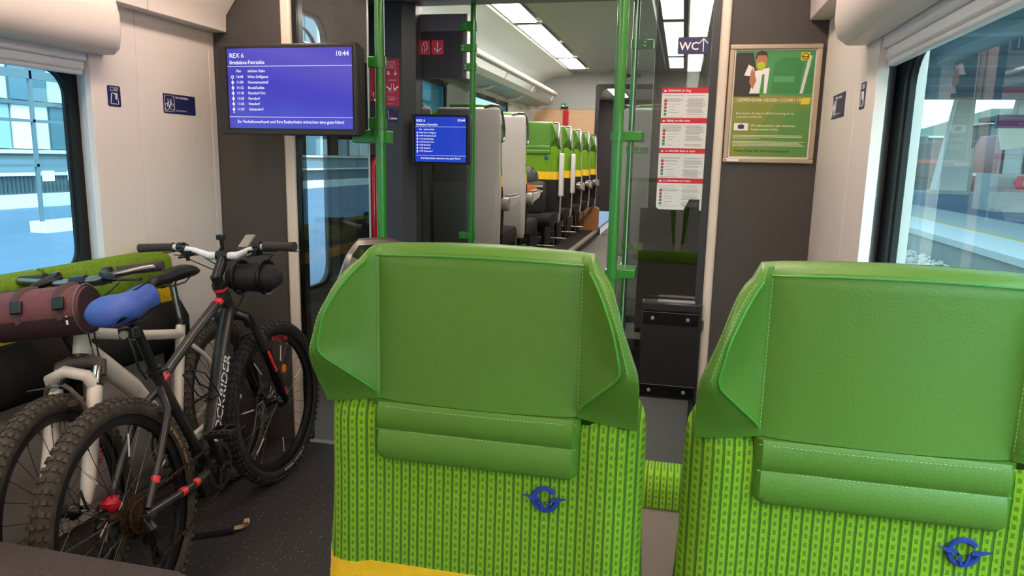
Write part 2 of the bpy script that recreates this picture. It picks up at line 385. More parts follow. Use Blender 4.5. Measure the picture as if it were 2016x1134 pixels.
# far partition wall facing the camera: left part
struct('wall_far_partition', DARK2, (-2.2, -1.70, YF-.09, YF, 0, 2.60))
struct('wall_far_partition', DARK2, (.12, .55, YF-.02, YF+.04, 0, 2.60))
c = MB(); c.add([(x, y, z) for z in (0, 2.335) for x, y in ((-1.875, YF-.09), (-1.875, YF-.16), (-1.745, YF-.16), (-1.675, YF-.10), (-1.675, YF+.02), (-1.875, YF+.02))],
      [(0, 1, 2, 3, 4, 5), (11, 10, 9, 8, 7, 6)]+[(k, (k+1) % 6, 6+(k+1) % 6, 6+k) for k in range(6)])
c.build('wall_column', DARK3, kind='structure')
struct('header_panel', mat('header_grey', '8d918f', .5), (-2.2, .55, YF, YF+.03, 2.62, 2.80))
# glass and upper cabinet of the far partition
g2 = MB().bx(-1.675, -1.35, YF, YF+.010, .34, 1.895).build('glass_partition', glass('light_smoked_glass', (.6, .63, .63)), label='far glass screen behind the small monitor', cat='glass screen')
g3 = MB().bx(-.20, .12, YF, YF+.010, .34, 2.6).build('glass_partition', glass('smoked_glass', (.34, .37, .37)), label='far glass screen seen through the right one', cat='glass screen')
MB().bx(-.203, -.198, YF-.001, YF+.011, .34, 2.6).build('edge_strip', mat('glass_edge', 'b9cfd0', .2), g3)
struct('lower_panel', BLACKG, (-.24, .12, YF-.02, YF-.002, .335, 1.12))
cb = thing('overhead_cabinet', 'dark overhead cabinet with two red signs above the far glass screen', 'cabinet', (-1.51, YF, 2.08))
box('body', mat('cabinet_grey', '68646a', .4), (-.165, .145, -.035, .02, -.185, .205), cb, .004)
box('front_panel', mat('cabinet_black', '38363a', .3), (-.155, .125, -.039, -.034, -.18, .10), cb, .002)
box('edge_trim', ALU, (.146, .152, -.035, .02, -.185, .205), cb)

# ================================================================== far saloon
YE = 10.6
ZP, ZAI = .43, .335
struct('floor_podium', FLOORS, (-2.2, -1.13, YF+.01, YE, 0, ZP))
box('trim_5', mat('podium_edge', 'a49a8e', .45), (-1.17, -1.115, YF+.01, YE-.42, ZP-.02, ZP+.004), kind='structure')
struct('riser_strip', mat('riser_brown', '40362f', .6), (-1.13, -1.118, YF+.01, YE-.42, ZAI, ZP-.02))
struct('trim_6', ALU, (-1.117, -1.108, YF+.01, YE, ZAI, ZAI+.008))
struct('floor_aisle', FLOORA, (-1.13, -.52, YF+.01, YE+3, 0, ZAI))
struct('floor_podium', FLOORS, (-.52, .6, YF+.01, YE, 0, ZP))
struct('trim_7', mat('podium_edge', 'a49a8e', .45), (-.53, -.50, YF+.01, YE, ZP-.02, ZP+.004))
struct('floor_edge', ALU, (-1.13, .12, YF-.008, YF+.012, ZAI-.05, ZAI+.05))
struct('step_riser', BLACK, (-1.13, .12, YF-.004, YF+.008, 0, ZAI-.05))
struct('step_riser', BLACK, (-1.675, -1.13, YF-.004, YF+.008, 0, .34))
# lower step in the doorway
struct('step_tread', FLOORV, (-1.30, -.52, YF-.30, YF-.006, 0, .17))
# shell of the saloon
swl = MB().bx(-2.3, -2.15, YF+.02, YE, ZP, 1.30).bx(-2.3, -2.15, YF+.02, 5.0, 1.30, 2.08).bx(-2.3, -2.15, 6.5, 7.3, 1.30, 2.08).bx(-2.3, -2.15, 8.9, YE, 1.30, 2.08).bx(-2.3, -2.15, YF+.02, YE, 2.08, 2.62)
swl.build('wall_saloon', mat('saloon_wall', 'd9dcd6', .5), kind='structure')
for a, b in ((5.0, 6.5), (7.3, 8.9)):
    w = thing('window_3' if a < 6 else 'window_4', None, None, (-2.16, a, 1.30)); w['kind'] = 'structure'
    f = MB().bx(0, .015, 0, .05, 0, .78).bx(0, .015, b-a-.05, b-a, 0, .78).bx(0, .015, .05, b-a-.05, 0, .05).bx(0, .015, .05, b-a-.05, .73, .78); f.build('gasket', BLACK, w)
    MB().bx(-.02, -.015, 0, b-a, 0, .78).build('pane', GLW, w)
struct('wall_saloon', mat('saloon_wall', 'd9dcd6', .5), (.6, .75, YF+.02, YE, ZP, 2.62))
CW = mat('saloon_ceiling_side', 'dfe5df', .5); CG = mat('saloon_ceiling_shaded', 'aab1aa', .45)  # CG is a darker copy of CW: shade between the lamps put into the colour
ce = thing('ceiling_saloon', None, None, (0, YF+.02, 0)); ce['kind'] = 'structure'
LEN = YE-YF-.02
def slab(name, m, pts, th=.03):
    r = MB(); n = len(pts); vs = [(x, y, z) for y in (0, LEN) for x, z in pts]+[(x, y, z+th) for y in (0, LEN) for x, z in pts]
    fs = []
    for i in range(n-1): fs += [(i, i+1, n+i+1, n+i), (2*n+i, 3*n+i, 3*n+i+1, 2*n+i+1)]
    r.add(vs, fs); r.build(name, m, ce)
slab('side_panel', CW, [(-2.18, 2.30), (-2.08, 2.47), (-1.9, 2.56), (-1.60, 2.60)])
slab('middle_panel', CG, [(-1.28, 2.60), (-1.0, 2.66), (-.62, 2.66), (-.30, 2.60)])
slab('side_panel', CW, [(-.02, 2.60), (.25, 2.56), (.45, 2.45), (.62, 2.25)])
slab('light_trough', mat('trough_grey', 'b9bdb8', .5), [(-1.60, 2.60), (-1.58, 2.64), (-1.30, 2.64), (-1.28, 2.60)])
slab('light_trough', mat('trough_grey', 'b9bdb8', .5), [(-.30, 2.60), (-.28, 2.64), (-.04, 2.64), (-.02, 2.60)])
LC = emat('cool_diffuser', 'fff4ea', LAMP_COOL)
ys = [(4.75, 6.62), (6.78, 7.75), (7.79, 8.85), (9.0, 9.95)]
for si, cx in enumerate((-1.45, -.155)):
    for k, (a, b) in enumerate(ys):
        t = thing('ceiling_light', 'white strip light in the %s row of the far saloon, %s from the doorway' % (('left', 'right')[si], ('first', 'second', 'third', 'last')[k]), 'light', (cx, a, 2.61), 'strip lights of the far saloon')
        hw = .105 if si == 0 else .085
        box('diffuser', LC, (-hw, hw, .01, b-a-.01, -.006, .004), t); box('frame', ALU, (-hw-.012, hw+.012, 0, b-a, 0, .012), t)
        box('bracket', WHITE, (hw+.01, hw+.05, b-a-.02, b-a+.06, -.004, .014), t)
# end wall
WOOD = woodmat('beech_laminate', 'd8b48e', 'c9a078')
GREYW = mat('end_wall_grey', 'a3a5a2', .5)
ew = MB().bx(-2.2, -1.27, YE, YE+.05, ZP, 2.12).build('wall_end', WOOD, kind='structure')
struct('wall_end', GREYW, (-2.2, -1.27, YE, YE+.05, 2.123, 2.8)); struct('wall_end', GREYW, (-1.27, -.36, YE, YE+.05, 2.47, 2.8))
struct('wall_end', GREYW, (-.36, .7, YE, YE+.05, ZAI, 2.8))
d2 = thing('door_2', None, None, (-.815, YE, 0)); d2['kind'] = 'structure'
o = rrect(-.455, .455, ZAI, 2.47, .05, 5); i = rrect(-.40, .40, ZAI-.2, 2.41, .10, 5); i = [(a, max(b, ZAI)) for a, b in i]
g = MB(); n = len(o)
for y in (-.012, .06): g.add([(a, y, b) for a, b in o]+[(a, y, b) for a, b in i], [(k, (k+1) % n, n+(k+1) % n, n+k) for k in range(n)])
g.add([(a, y, b) for y in (-.012, .06) for a, b in i], [(k, (k+1) % n, n+(k+1) % n, n+k) for k in range(n)])
g.add([(a, y, b) for y in (-.012, .06) for a, b in o], [(k, (k+1) % n, n+(k+1) % n, n+k) for k in range(n)])
g.build('frame', BLACK, d2)
MB().text('SIEMENS', .075, (-.79, YE-.003, 2.56), align='CENTER', bold=True).build('maker_lettering', BLACK, kind='structure')
MB().text('DESIRO ML', .045, (-.79, YE-.003, 2.495), align='CENTER').build('maker_lettering', mat('faint_print', '7b7d7b', .6), kind='structure')
# carriage beyond the end door
struct('wall_beyond', mat('beyond_wall', 'b9b4ac', .5), (-2.2, -1.9, YE+.05, YE+5, ZAI, 2.8)); struct('wall_beyond', mat('beyond_wall', 'b9b4ac', .5), (.3, .6, YE+.05, YE+5, ZAI, 2.8))
struct('wall_beyond', mat('beyond_dark', '33302e', .5), (-2.2, .6, YE+5, YE+5.1, ZAI, 2.8)); struct('ceiling_beyond', CG, (-2.2, .6, YE+.05, YE+5, 2.66, 2.7))
for k in range(3):
    t = thing('ceiling_light', 'strip light beyond the end door, %s one' % ('nearest', 'middle', 'farthest')[k], 'light', (-1.25, YE+.4+k*1.3, 2.645), 'strip lights beyond the end door')
    box('diffuser', LC, (-.12, .12, 0, 1.15, -.006, .002), t); box('frame', ALU, (-.13, .13, -.01, 1.16, 0, .01), t)
rp = MB().prism([(0, 0), (.36, 0), (.36, .30), (.28, .34), (.02, .03)], (-1.47, YE-.40, ZP), XA, ZA, .03)
rp.build('trim_8', woodmat('ramp_wood', 'c58a5c', 'b87a4c'), kind='structure', bevel=.004)
MB().tube([(-1.45, YE-.415, ZP+.035), (-1.19, YE-.415, ZP+.345), (-1.11, YE-.415, ZP+.305)], .012, 6).build('trim_9', ALU, kind='structure')

# luggage racks
def rack(x0, s, lab):
    t = thing('luggage_rack', lab, 'luggage rack', (x0, YF+.1, 2.15))
    L = 5.55
    MB().tube([(s*.36, 0, .15), (s*.36, L, .15)], .035, 12).build('front_rail', mat('rail_grey', 'b9b6b0', .4), t)
    b = MB(); b.add([(x, y, z) for y in (0, L) for x, z in ((0, -.02), (s*.30, .0), (s*.34, .05), (s*.30, .02), (0, .0))], [(0, 1, 2, 3, 4), (9, 8, 7, 6, 5)]+[(k, 5+k, 5+(k+1) % 5, (k+1) % 5) for k in range(5)])
    b.build('shelf', mat('shelf_grey', 'a7aaa5', .45), t)
    MB().bx(min(s*.04, s*.30), max(s*.04, s*.30), .3, L-.3, .045, .052).build('shelf_glass', GLC, t)
    for k in range(5):
        y = .1+k*(L-.2)/4
        br = MB().tube([(s*.01, y, -.05), (s*.15, y, -.035), (s*.32, y, .05), (s*.36, y, .13)], .012, 6); br.build('bracket', WHITE, t)
    for k in range(8):
        y = .5+k*.62
        MB().tube([(s*.02, y, -.04), (s*.02, y, -.09), (s*.04, y, -.11), (s*.06, y, -.09)], .007, 6).build('coat_hook', ALU, t)
    return t
rack(-2.15, 1, 'long luggage rack with round rail above the left saloon seats')
rack(.60, -1, 'luggage rack above the right saloon seats, mostly hidden')
# ================================================================== OUTSIDE
PAVE = mat('platform_paving', '5f7c98', .8, var=.10, vscale=.6); PAVE2 = mat('platform_light', 'e3e8e6', .7)
CONC = mat('pale_concrete', 'b9bcb6', .8, var=.08, vscale=2); CONC2 = mat('column_concrete', 'dcdbd0', .7, var=.06, vscale=1)
YLINE = mat('yellow_line', 'e8cf5a', .6)
# ---- left platform and the glazed building behind it
box('platform_left', PAVE, (-15.9, -2.75, -70, 70, -.9, -.05), kind='structure')
box('kerb_left', PAVE2, (-16.3, -15.9, -70, 70, -.9, .27), kind='structure')
b = thing('apartment_building', 'tall glazed office building beyond the left platform', 'building', (-17.2, 12, 0))
box('wall', mat('facade_frame', '8fa6ad', .5), (-6, -.12, -80, 44, -1, 24), b)
FP = [mat('facade_pane_pale', 'cfe2e4', .2, spec=.8), mat('facade_pane_mid', '9dbcc4', .2, spec=.8), mat('facade_pane_blue', '5d8291', .15, spec=.9), mat('facade_blind', 'eef2ee', .5)]
pm = []
for m_ in FP:
    o = MB().bx(-.10, -.04, .05, 1.15, .06, 1.22).build('pane', m_, b); pm.append(o)
first = [True]*4
random.seed(3)
for r_ in range(9):
    for c_ in range(30):
        k = random.choice((0, 0, 1, 1, 2, 3)) if r_ != 1 else (2 if c_ % 2 else 0)
        loc = (0, -4.5+c_*1.2, 1.35+r_*1.28)
        if first[k]: pm[k].location = loc; first[k] = False; continue
        o = pm[k].copy(); COL.objects.link(o); o.location = loc
for r_ in range(9):
    MB().bx(-.06, .04, -80, 44, 1.28+r_*1.28, 1.38+r_*1.28).build('floor_band', mat('facade_band', '5f7780', .5) if r_ % 2 else PAVE2, b)
for k in range(4):
    m = MB()
    for r_ in range(8):
        for c_ in range(60):
            if random.randrange(4) == k: m.bx(-.10, -.04, -5.65-c_*1.2, -4.55-c_*1.2, 1.41+r_*1.28, 2.57+r_*1.28)
    m.build('rear_pane', FP[k], b, smooth=0, kind='stuff')
f = thing('slatted_fence', 'dark slatted fence with pale rail along the far edge of the left platform', 'fence', (-16.2, 0, .27))
MB().bx(-.03, 0, -70, 60, .02, .46).build('fence_panel', mat('fence_blue', '566b78', .7), f)
sl = MB()
for k in range(560): sl.bx(0, .03, -6+k*.12, -6+k*.12+.05, .03, .45)
sl.build('slat', mat('fence_slat', '33454f', .7), f, smooth=0, kind='stuff')
MB().bx(-.06, .08, -70, 60, .46, .54).build('top_rail', PAVE2, f)
MB().bx(-.20, -.1, -70, 60, .54, .85).build('back_panel', mat('back_panel_blue', '6f8896', .6), f)
s_ = thing('platform_shelter', 'glass platform shelter with white plinth outside the left window', 'shelter', (-10.9, 10.45, -.05))
box('plinth', PAVE2, (-.25, .10, 0, 5.2, 0, .20), s_)
for k in range(5): MB().bx(-.03, .03, k*1.28-.0, k*1.28+.05, .2, 3.4).build('post', mat('shelter_post', '6a8088', .4), s_)
for z in (1.15, 1.9, 2.62): MB().bx(-.03, .03, -4, 5.2, z, z+(.05 if z < 2.5 else .14)).build('rail', mat('shelter_post', '6a8088', .4), s_)
MB().bx(-.008, .0, 0, 5.2, .2, 3.4).build('pane', glass('shelter_glass', (.9, .95, .95)), s_)
st = MB()
for k in range(9): st.bx(.004, .008, .1+k*.55, .36+k*.55, .90, 1.08)
st.build('warning_stripe', WPRINT, s_)
# ---- right: tracks, platform, canopy, columns, trains
box('track_bed', mat('ballast_base', 'a9a6a0', .95), (2.0, 5.75, -10, 80, -1.0, -.80), kind='structure')
random.seed(11)
stn = MB(); ico = [(1, 0, 0), (-1, 0, 0), (0, 1, 0), (0, -1, 0), (0, 0, 1), (0, 0, -1)]; fc = [(0, 2, 4), (2, 1, 4), (1, 3, 4), (3, 0, 4), (2, 0, 5), (1, 2, 5), (3, 1, 5), (0, 3, 5)]
for k in range(9000):
    x = random.uniform(2.6, 5.45); y = 8+22*random.random()**1.3; z = -.80+.22*max(0, (x-4.6)/.9)+random.uniform(0, .05); r = random.uniform(.035, .075)
    a = random.random()*6.28; ca, sa = math.cos(a), math.sin(a)
    stn.add([(x+(p[0]*ca-p[1]*sa)*r*random.uniform(.7, 1.3), y+(p[0]*sa+p[1]*ca)*r*random.uniform(.7, 1.3), z+p[2]*r*.7) for p in ico], fc)
stn.build('ballast', mat('ballast_stone', 'cfcac2', .9, var=.25, vscale=3), smooth=0, label='pale crushed stone ballast beside the right platform', cat='ballast', kind='stuff')
for x in (3.0, 4.43):
    t = thing('rail', 'steel rail on the ballast, %s the right platform' % ('farther from' if x < 4 else 'next to'), 'rail', (x, 0, -.66))
    MB().bx(-.035, .035, -8, 75, .06, .10).build('head', mat('rail_steel', '7a706a', .35, metal=.6), t); MB().bx(-.07, .07, -8, 75, -.06, -.04).bx(-.01, .01, -8, 75, -.04, .06).build('web', mat('rail_rust', '5a453a', .8), t)
box('platform_wall', CONC, (5.57, 5.75, -12, 90, -1, -.16), kind='structure')
box('platform_right', PAVE, (9.0, 40, -12, 52, -.9, -.052), kind='structure')
box('platform_edge', PAVE2, (5.5, 6.8, -12, 90, -.18, -.05), kind='structure')
box('safety_line', YLINE, (6.8, 6.93, -12, 90, -.18, -.048), kind='structure')
box('platform_edge', mat('platform_edge_grey', 'c2c8c6', .7), (6.93, 9.0, -12, 90, -.18, -.05), kind='structure')
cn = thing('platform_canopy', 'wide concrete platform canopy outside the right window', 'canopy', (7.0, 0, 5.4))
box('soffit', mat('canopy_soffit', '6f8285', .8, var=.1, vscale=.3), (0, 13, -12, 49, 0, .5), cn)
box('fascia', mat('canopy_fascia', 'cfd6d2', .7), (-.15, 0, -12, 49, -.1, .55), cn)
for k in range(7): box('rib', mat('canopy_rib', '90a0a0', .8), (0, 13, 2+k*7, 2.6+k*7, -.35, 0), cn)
def column(x, y, w, lab):
    t = thing('station_column', lab, 'column', (x, y, -.05))
    MB().loft([[(-w, -w*.8, 0), (w, -w*.8, 0), (w, w*.8, 0), (-w, w*.8, 0)], [(-w*.10, -w*.5, 5.6), (w*.95, -w*.5, 5.6), (w*.95, w*.5, 5.6), (-w*.10, w*.5, 5.6)]]).build('shaft', CONC2, t, bevel=.05)
    box('footing', CONC, (-w*1.12, w*1.12, -w*.9, w*.9, 0, .22), t)
column(14.75, 46, .78, 'tapering pale concrete column, full height in the right window')
column(17.75, 46, .6, 'tapering pale concrete column at the right edge of the picture')
column(16.2, 60, .55, 'more distant concrete column between the two nearer ones')
lo = thing('red_locomotive', 'red locomotive standing beyond the right platform columns', 'train', (19.6, 48, 0))
ML = mat('loco_red', '6f1119', .4)
c = MB().add([(x, y, z) for y, zz in ((-9, 0), (9, 0)) for x, z in ((0, .5), (0, 2.9), (.3, 3.6), (2.6, 3.6), (2.9, 2.9), (2.9, .5))], [(0, 1, 2, 3, 4, 5), (11, 10, 9, 8, 7, 6)]+[(k, 6+k, 6+(k+1) % 6, (k+1) % 6) for k in range(6)])
c.build('body', ML, lo, bevel=.1); box('underframe', BLACK, (.2, 2.7, -8.8, 8.8, -.6, .5), lo); box('window', FP[1], (-.03, .05, -1.6, 2.6, 1.9, 2.7), lo)
box('stripe', PAVE2, (-.02, 0, -9, 9, .9, 1.1), lo)
MB().cyl((-.1, -3, .75), (.02, -3, .75), .22, n=16).build('lamp', emat('headlamp_glow', 'ffffff', 2), lo)
for k, (y, c1, lab) in enumerate(((68, '4a3f3c', 'dark freight wagon with orange stripe behind the locomotive'), (86, '3d4a48', 'dark green wagon farthest away on the siding'))):
    t = thing('goods_wagon', lab, 'wagon', (19.4+k*.6, y, 0))
    box('body', mat('wagon_%s' % c1, c1, .6), (0, 2.8, -8, 8, .6, 3.4+k), t, .05); box('stripe', mat('orange_stripe', 'b8563a', .6), (-.03, 0, -8, 8, 1.75, 2.05), t); box('underframe', BLACK, (.2, 2.6, -7.8, 7.8, -.6, .6), t)
sg = thing('hanging_sign', 'blue and cream information board hanging outside the right window', 'sign', (8.55, 22, 2.35))
MB().add([(-.5, 0, .35), (1.4, 0, .45), (1.4, 0, -.1), (-.3, 0, -.45), (-.5, .12, .35), (1.4, .12, .45), (1.4, .12, -.1), (-.3, .12, -.45)], [(0, 3, 2, 1), (4, 5, 6, 7), (0, 1, 5, 4), (1, 2, 6, 5), (2, 3, 7, 6), (3, 0, 4, 7)]).build('board', mat('sign_cream', 'd8d6c0', .5), sg)
box('header', mat('sign_navy', '1d2f5c', .5), (-.52, 1.42, -.02, .14, .12, .46), sg); box('hanger', STEEL, (.4, .46, .04, .1, .45, 3.04), sg); box('hanger', STEEL, (1.1, 1.16, .04, .1, .45, 3.04), sg)
sp = thing('arrow_sign', 'small red direction panel low on the glazed kiosk at the right edge', 'sign', (10.55, 27, .75))
MB().prism([(0, .22), (.14, 0), (1.3, 0), (1.3, .44), (.14, .44)], (0, 0, 0), XA, ZA, .06).build('panel', mat('sign_red', 'd03a50', .5), sp)
box('symbol', WPRINT, (.3, .9, -.075, -.062, .14, .30), sp)
ks = thing('glazed_kiosk', 'glazed kiosk frame at the right edge beyond the window', 'kiosk', (10.5, 28, -.05))
box('plinth', CONC, (0, 3, 0, 2, 0, 1.3), ks)
for k in range(5): box('post', mat('kiosk_post', '2c3438', .5), (k*.7, k*.7+.08, -.02, .05, 1.3, 3.1), ks)
box('pane', FP[1], (0, 3, .05, .1, 1.3, 3.1), ks); box('roof', mat('kiosk_post', '2c3438', .5), (-.1, 3.1, -.1, 2.1, 3.1, 3.25), ks)
# small kiosk box beside the column and yard clutter behind
t = thing('switch_cabinet', 'pale switch cabinet with round sign behind the nearest column', 'cabinet', (15.9, 48, -.05))
box('body', CONC2, (-.6, .6, -.4, .4, 0, 2.6), t, .03); MB().cyl((0, -.42, 2.25), (0, -.40, 2.25), .16, n=20).build('round_sign', STEEL, t)
random.seed(5)
for k, (x, y, h, c1) in enumerate(((32, 78, 5.4, '5b6664'), (42, 92, 6.2, '6b7472'), (28, 108, 5.2, '4e5a58'), (44, 105, 6.8, '77807c'))):
    t = thing('yard_building', ('low grey depot behind the locomotive', 'second depot, paler and farther back', 'dark shed beyond the wagons', 'long pale hall farthest away in the yard')[k], 'building', (x, y, 0))
    box('wall', mat('yard_%s' % c1, c1, .8), (-5, 5, -3, 3, -.9, h), t); box('roof', mat('yard_roof', 'a9b4b6', .6), (-5.3, 5.3, -3.3, 3.3, h, h+.25), t)
for k in range(4):
    t = thing('catenary_mast', 'steel catenary mast, %s of four in the yard' % ('nearest', 'second', 'third', 'last')[k], 'mast', (25.2+k*2.4, 56+k*9, -.05), 'catenary masts in the yard')
    box('pole', mat('mast_grey', 'b8c4c6', .5), (-.12, .12, -.12, .12, 0, 7.2), t); box('arm', mat('mast_grey', 'b8c4c6', .5), (-2.2, 0, -.05, .05, 5.3, 5.42), t)
sw = thing('distant_hill', 'dark wooded hill on the horizon beyond the rail yard', 'hill', (90, 260, -1))
MB().loft([[(x, y, (19+3*math.sin(x*.05)+2*math.sin(x*.13))*k) for x in range(-190, 191, 10)] for y, k in ((-10, 0), (0, .7), (20, 1), (60, .8))], cap=False, closed=False).build('slope', mat('hill_green', '4f6253', .9, var=.2, vscale=.05), sw)
box('ground', mat('yard_ground', '77756f', .9), (-400, 400, -60, 400, -1.3, -1.0), kind='structure')
# ================================================================== SEATS
SY0 = 0.0
def headrest_row(z):
    """half profile (x,y) of the headrest front at height z, from the centre to the outer edge"""
    ridge_x = slerp([(1.084, .139), (1.148, .197), (1.20, .186), (1.235, .170), (1.262, .152), (1.272, .141)], z)
    ridge_y = slerp([(1.075, .000), (1.090, -.012), (1.148, -.064), (1.20, -.064), (1.235, -.045), (1.262, -.016), (1.278, .0)], z)
    out_x = slerp([(1.068, .216), (1.11, .218), (1.14, .217), (1.175, .204), (1.2, .195), (1.235, .183), (1.258, .170), (1.272, .152), (1.282, .138)], z)
    out_y = slerp([(1.068, -.004), (1.11, -.040), (1.14, -.056), (1.2, -.058), (1.235, -.040), (1.268, -.010), (1.282, .008)], z)
    P = []
    cy = .004+.004*math.cos((z-1.17)*20)
    for k in range(9):
        x = .137*k/8; P.append((x, -.010*math.cos(x/.137*PI/2)-.002+(.004 if k == 8 else 0)))
    for k in range(1, 6):
        t = k/5; x = .137+(ridge_x-.137)*t; y = .002+(ridge_y-.002)*(t**1.35); P.append((x, y))
    P.append((ridge_x+.003, ridge_y-.001))
    for k in range(1, 5):
        t = k/4; a = t*PI/2
        P.append((ridge_x+.003+(out_x-ridge_x-.003)*math.sin(a), (ridge_y-.004)+(out_y+.010-ridge_y)*(1-math.cos(a))))
    P += [(out_x-.001, out_y+.030), (out_x-.012, out_y+.048), (min(out_x-.03, .17), max(out_y+.070, .045)), (.12, .062), (.06, .066), (0, .066)]
    return P
def build_headrest(parent):
    zs = [1.070, 1.078, 1.086, 1.10, 1.12, 1.14, 1.15, 1.16, 1.175, 1.19, 1.205, 1.22, 1.235, 1.247, 1.257, 1.265]
    rings = []
    def ring(z, dz=0, sh=0.0):
        h = headrest_row(z); R = []
        full = [(-x, y) for x, y in reversed(h[:20])]+h[1:]   # left outer .. centre .. right outer .. back centre
        back = [(-x, y) for x, y in reversed(h[20:-1])]
        for x, y in full+back:
            arch = .006*max(0, 1-(x/.16)**2) if dz else 0
            yy = y+(sh if y < .03 else 0); yy = y+(.033-y)*sh
            drop = .010*max(0, abs(x)-.14)/.077*max(0, 1.105-z)/.035
            R.append((x*(1-sh*.035), yy, z+dz+arch-drop))
        return R
    for z in zs: rings.append(ring(z))
    rings.append(ring(1.268, .004, .10)); rings.append(ring(1.270, .008, .30)); rings.append(ring(1.270, .0105, .6)); rings.append(ring(1.270, .0115, .9))
    h = MB().loft(rings).build('headrest', LEATHER, parent, smooth=32)
    # piping along the wing ridges and across the top
    for s in (-1, 1):
        pts = []
        for z in [1.084+.006*k for k in range(31)]:
            r = headrest_row(min(z, 1.268)); pts.append((s*r[13][0], r[13][1]-.0015, z))
        MB().tube(pts, .0016, 6).build('wing_seam', LEATHER2, h)
    top = [(x, headrest_row(1.268)[min(8, int(abs(x)/.137*8))][1]-.0005, 1.2685+.006*max(0, 1-(x/.16)**2)) for x in [-.139+.0139*k for k in range(21)]]
    MB().tube(top, .0013, 6).build('top_seam', LEATHER2, h)
    # stitches
    st = MB()
    def run(path, step=.0052, ln=.0033, r=.00045):
        acc = 0; prev = V(path[0])
        for q in path[1:]:
            q = V(q); d = q-prev; L = d.length
            if L == 0: continue
            d /= L; t = (step-acc) if acc else 0
            while t < L:
                a = prev+d*t; st.tube([a, a+d*ln], r, 4); t += step
            acc = (L-(t-step)) % step; prev = q
    for s in (-1, 1):
        run([(s*.1385, -.0012, z) for z in (1.082, 1.12, 1.16, 1.2, 1.24, 1.264)])
        p = []; p2 = []
        for z in [1.088+.006*k for k in range(30)]:
            r = headrest_row(z); p.append((s*(r[15][0]+.0005), r[15][1]-.0012, z)); 
            z > 1.15 and p2.append((s*(r[18][0]+.001), r[18][1]-.0008, z))
        run([q_ for q_ in p if q_[2] > 1.15]); run(p2)
    run([(x, -.0175+.006*(x/.143)**2, 1.0635) for x in [-.139+.0139*k for k in range(21)]])
    run([(x, -.0115+.003*(x/.143)**2, 1.0285) for x in [-.139+.0139*k for k in range(21)]])
    st.build('stitching', STITCH, h, smooth=0, kind='stuff')
    return h
def build_pad(parent):
    def yf(z, x):
        t = 0
        if z > 1.030: u = (z-1.030)/(.040); t = math.sin(min(1, u)*PI)**.5
        else: u = (z-.986)/(.044); t = math.sin(max(0.0, min(1, u))*PI)**.6
        e = min(1, (0.1435-abs(x))/.008); e = math.sqrt(max(0, 1-(1-e)**2))
        return -(.009+.0065*t)*e
    rows = []; zs = [.986, .988, .992, .998, 1.006, 1.014, 1.022, 1.027, 1.0295, 1.032, 1.037, 1.044, 1.052, 1.060, 1.066, 1.069]
    for z in zs:
        cut = max(0, .992-z); w = .1435-cut*1.2; row = []
        for k in range(33):
            x = -w+2*w*k/32; row.append((x, yf(z, x*.1435/w), z-.003*(x/.143)*0))
        row = [(-w, .03, z)]+row+[(w, .03, z)]; rows.append(row)
    return MB().loft(rows, closed=True).build('neck_pad', LEATHER, parent, smooth=50)
def back_ring(z, w, yf, yb, bol=.012, n=12):
    R = []
    for k in range(-n, n+1):
        t = k/n; x = w*math.sin(t*PI/2) if False else w*t
        y = yf-bol*math.exp(-((abs(t)-.80)/.14)**2)+.0
        if abs(t) > .9: y += .028*((abs(t)-.9)/.1)**2
        if abs(abs(x)-.150) < .009: y += .004
        R.append((x, y, z))
    R += [(w+.006, yf+.045, z), (w-.006, yb-.01, z), (w-.03, yb, z), (0, yb+.004, z), (-w+.03, yb, z), (-w+.006, yb-.01, z), (-w-.006, yf+.045, z)]
    return R
LOGO = mat('blue_embroidery', '1c3f9a', .8, bump=.6, bscale=900)
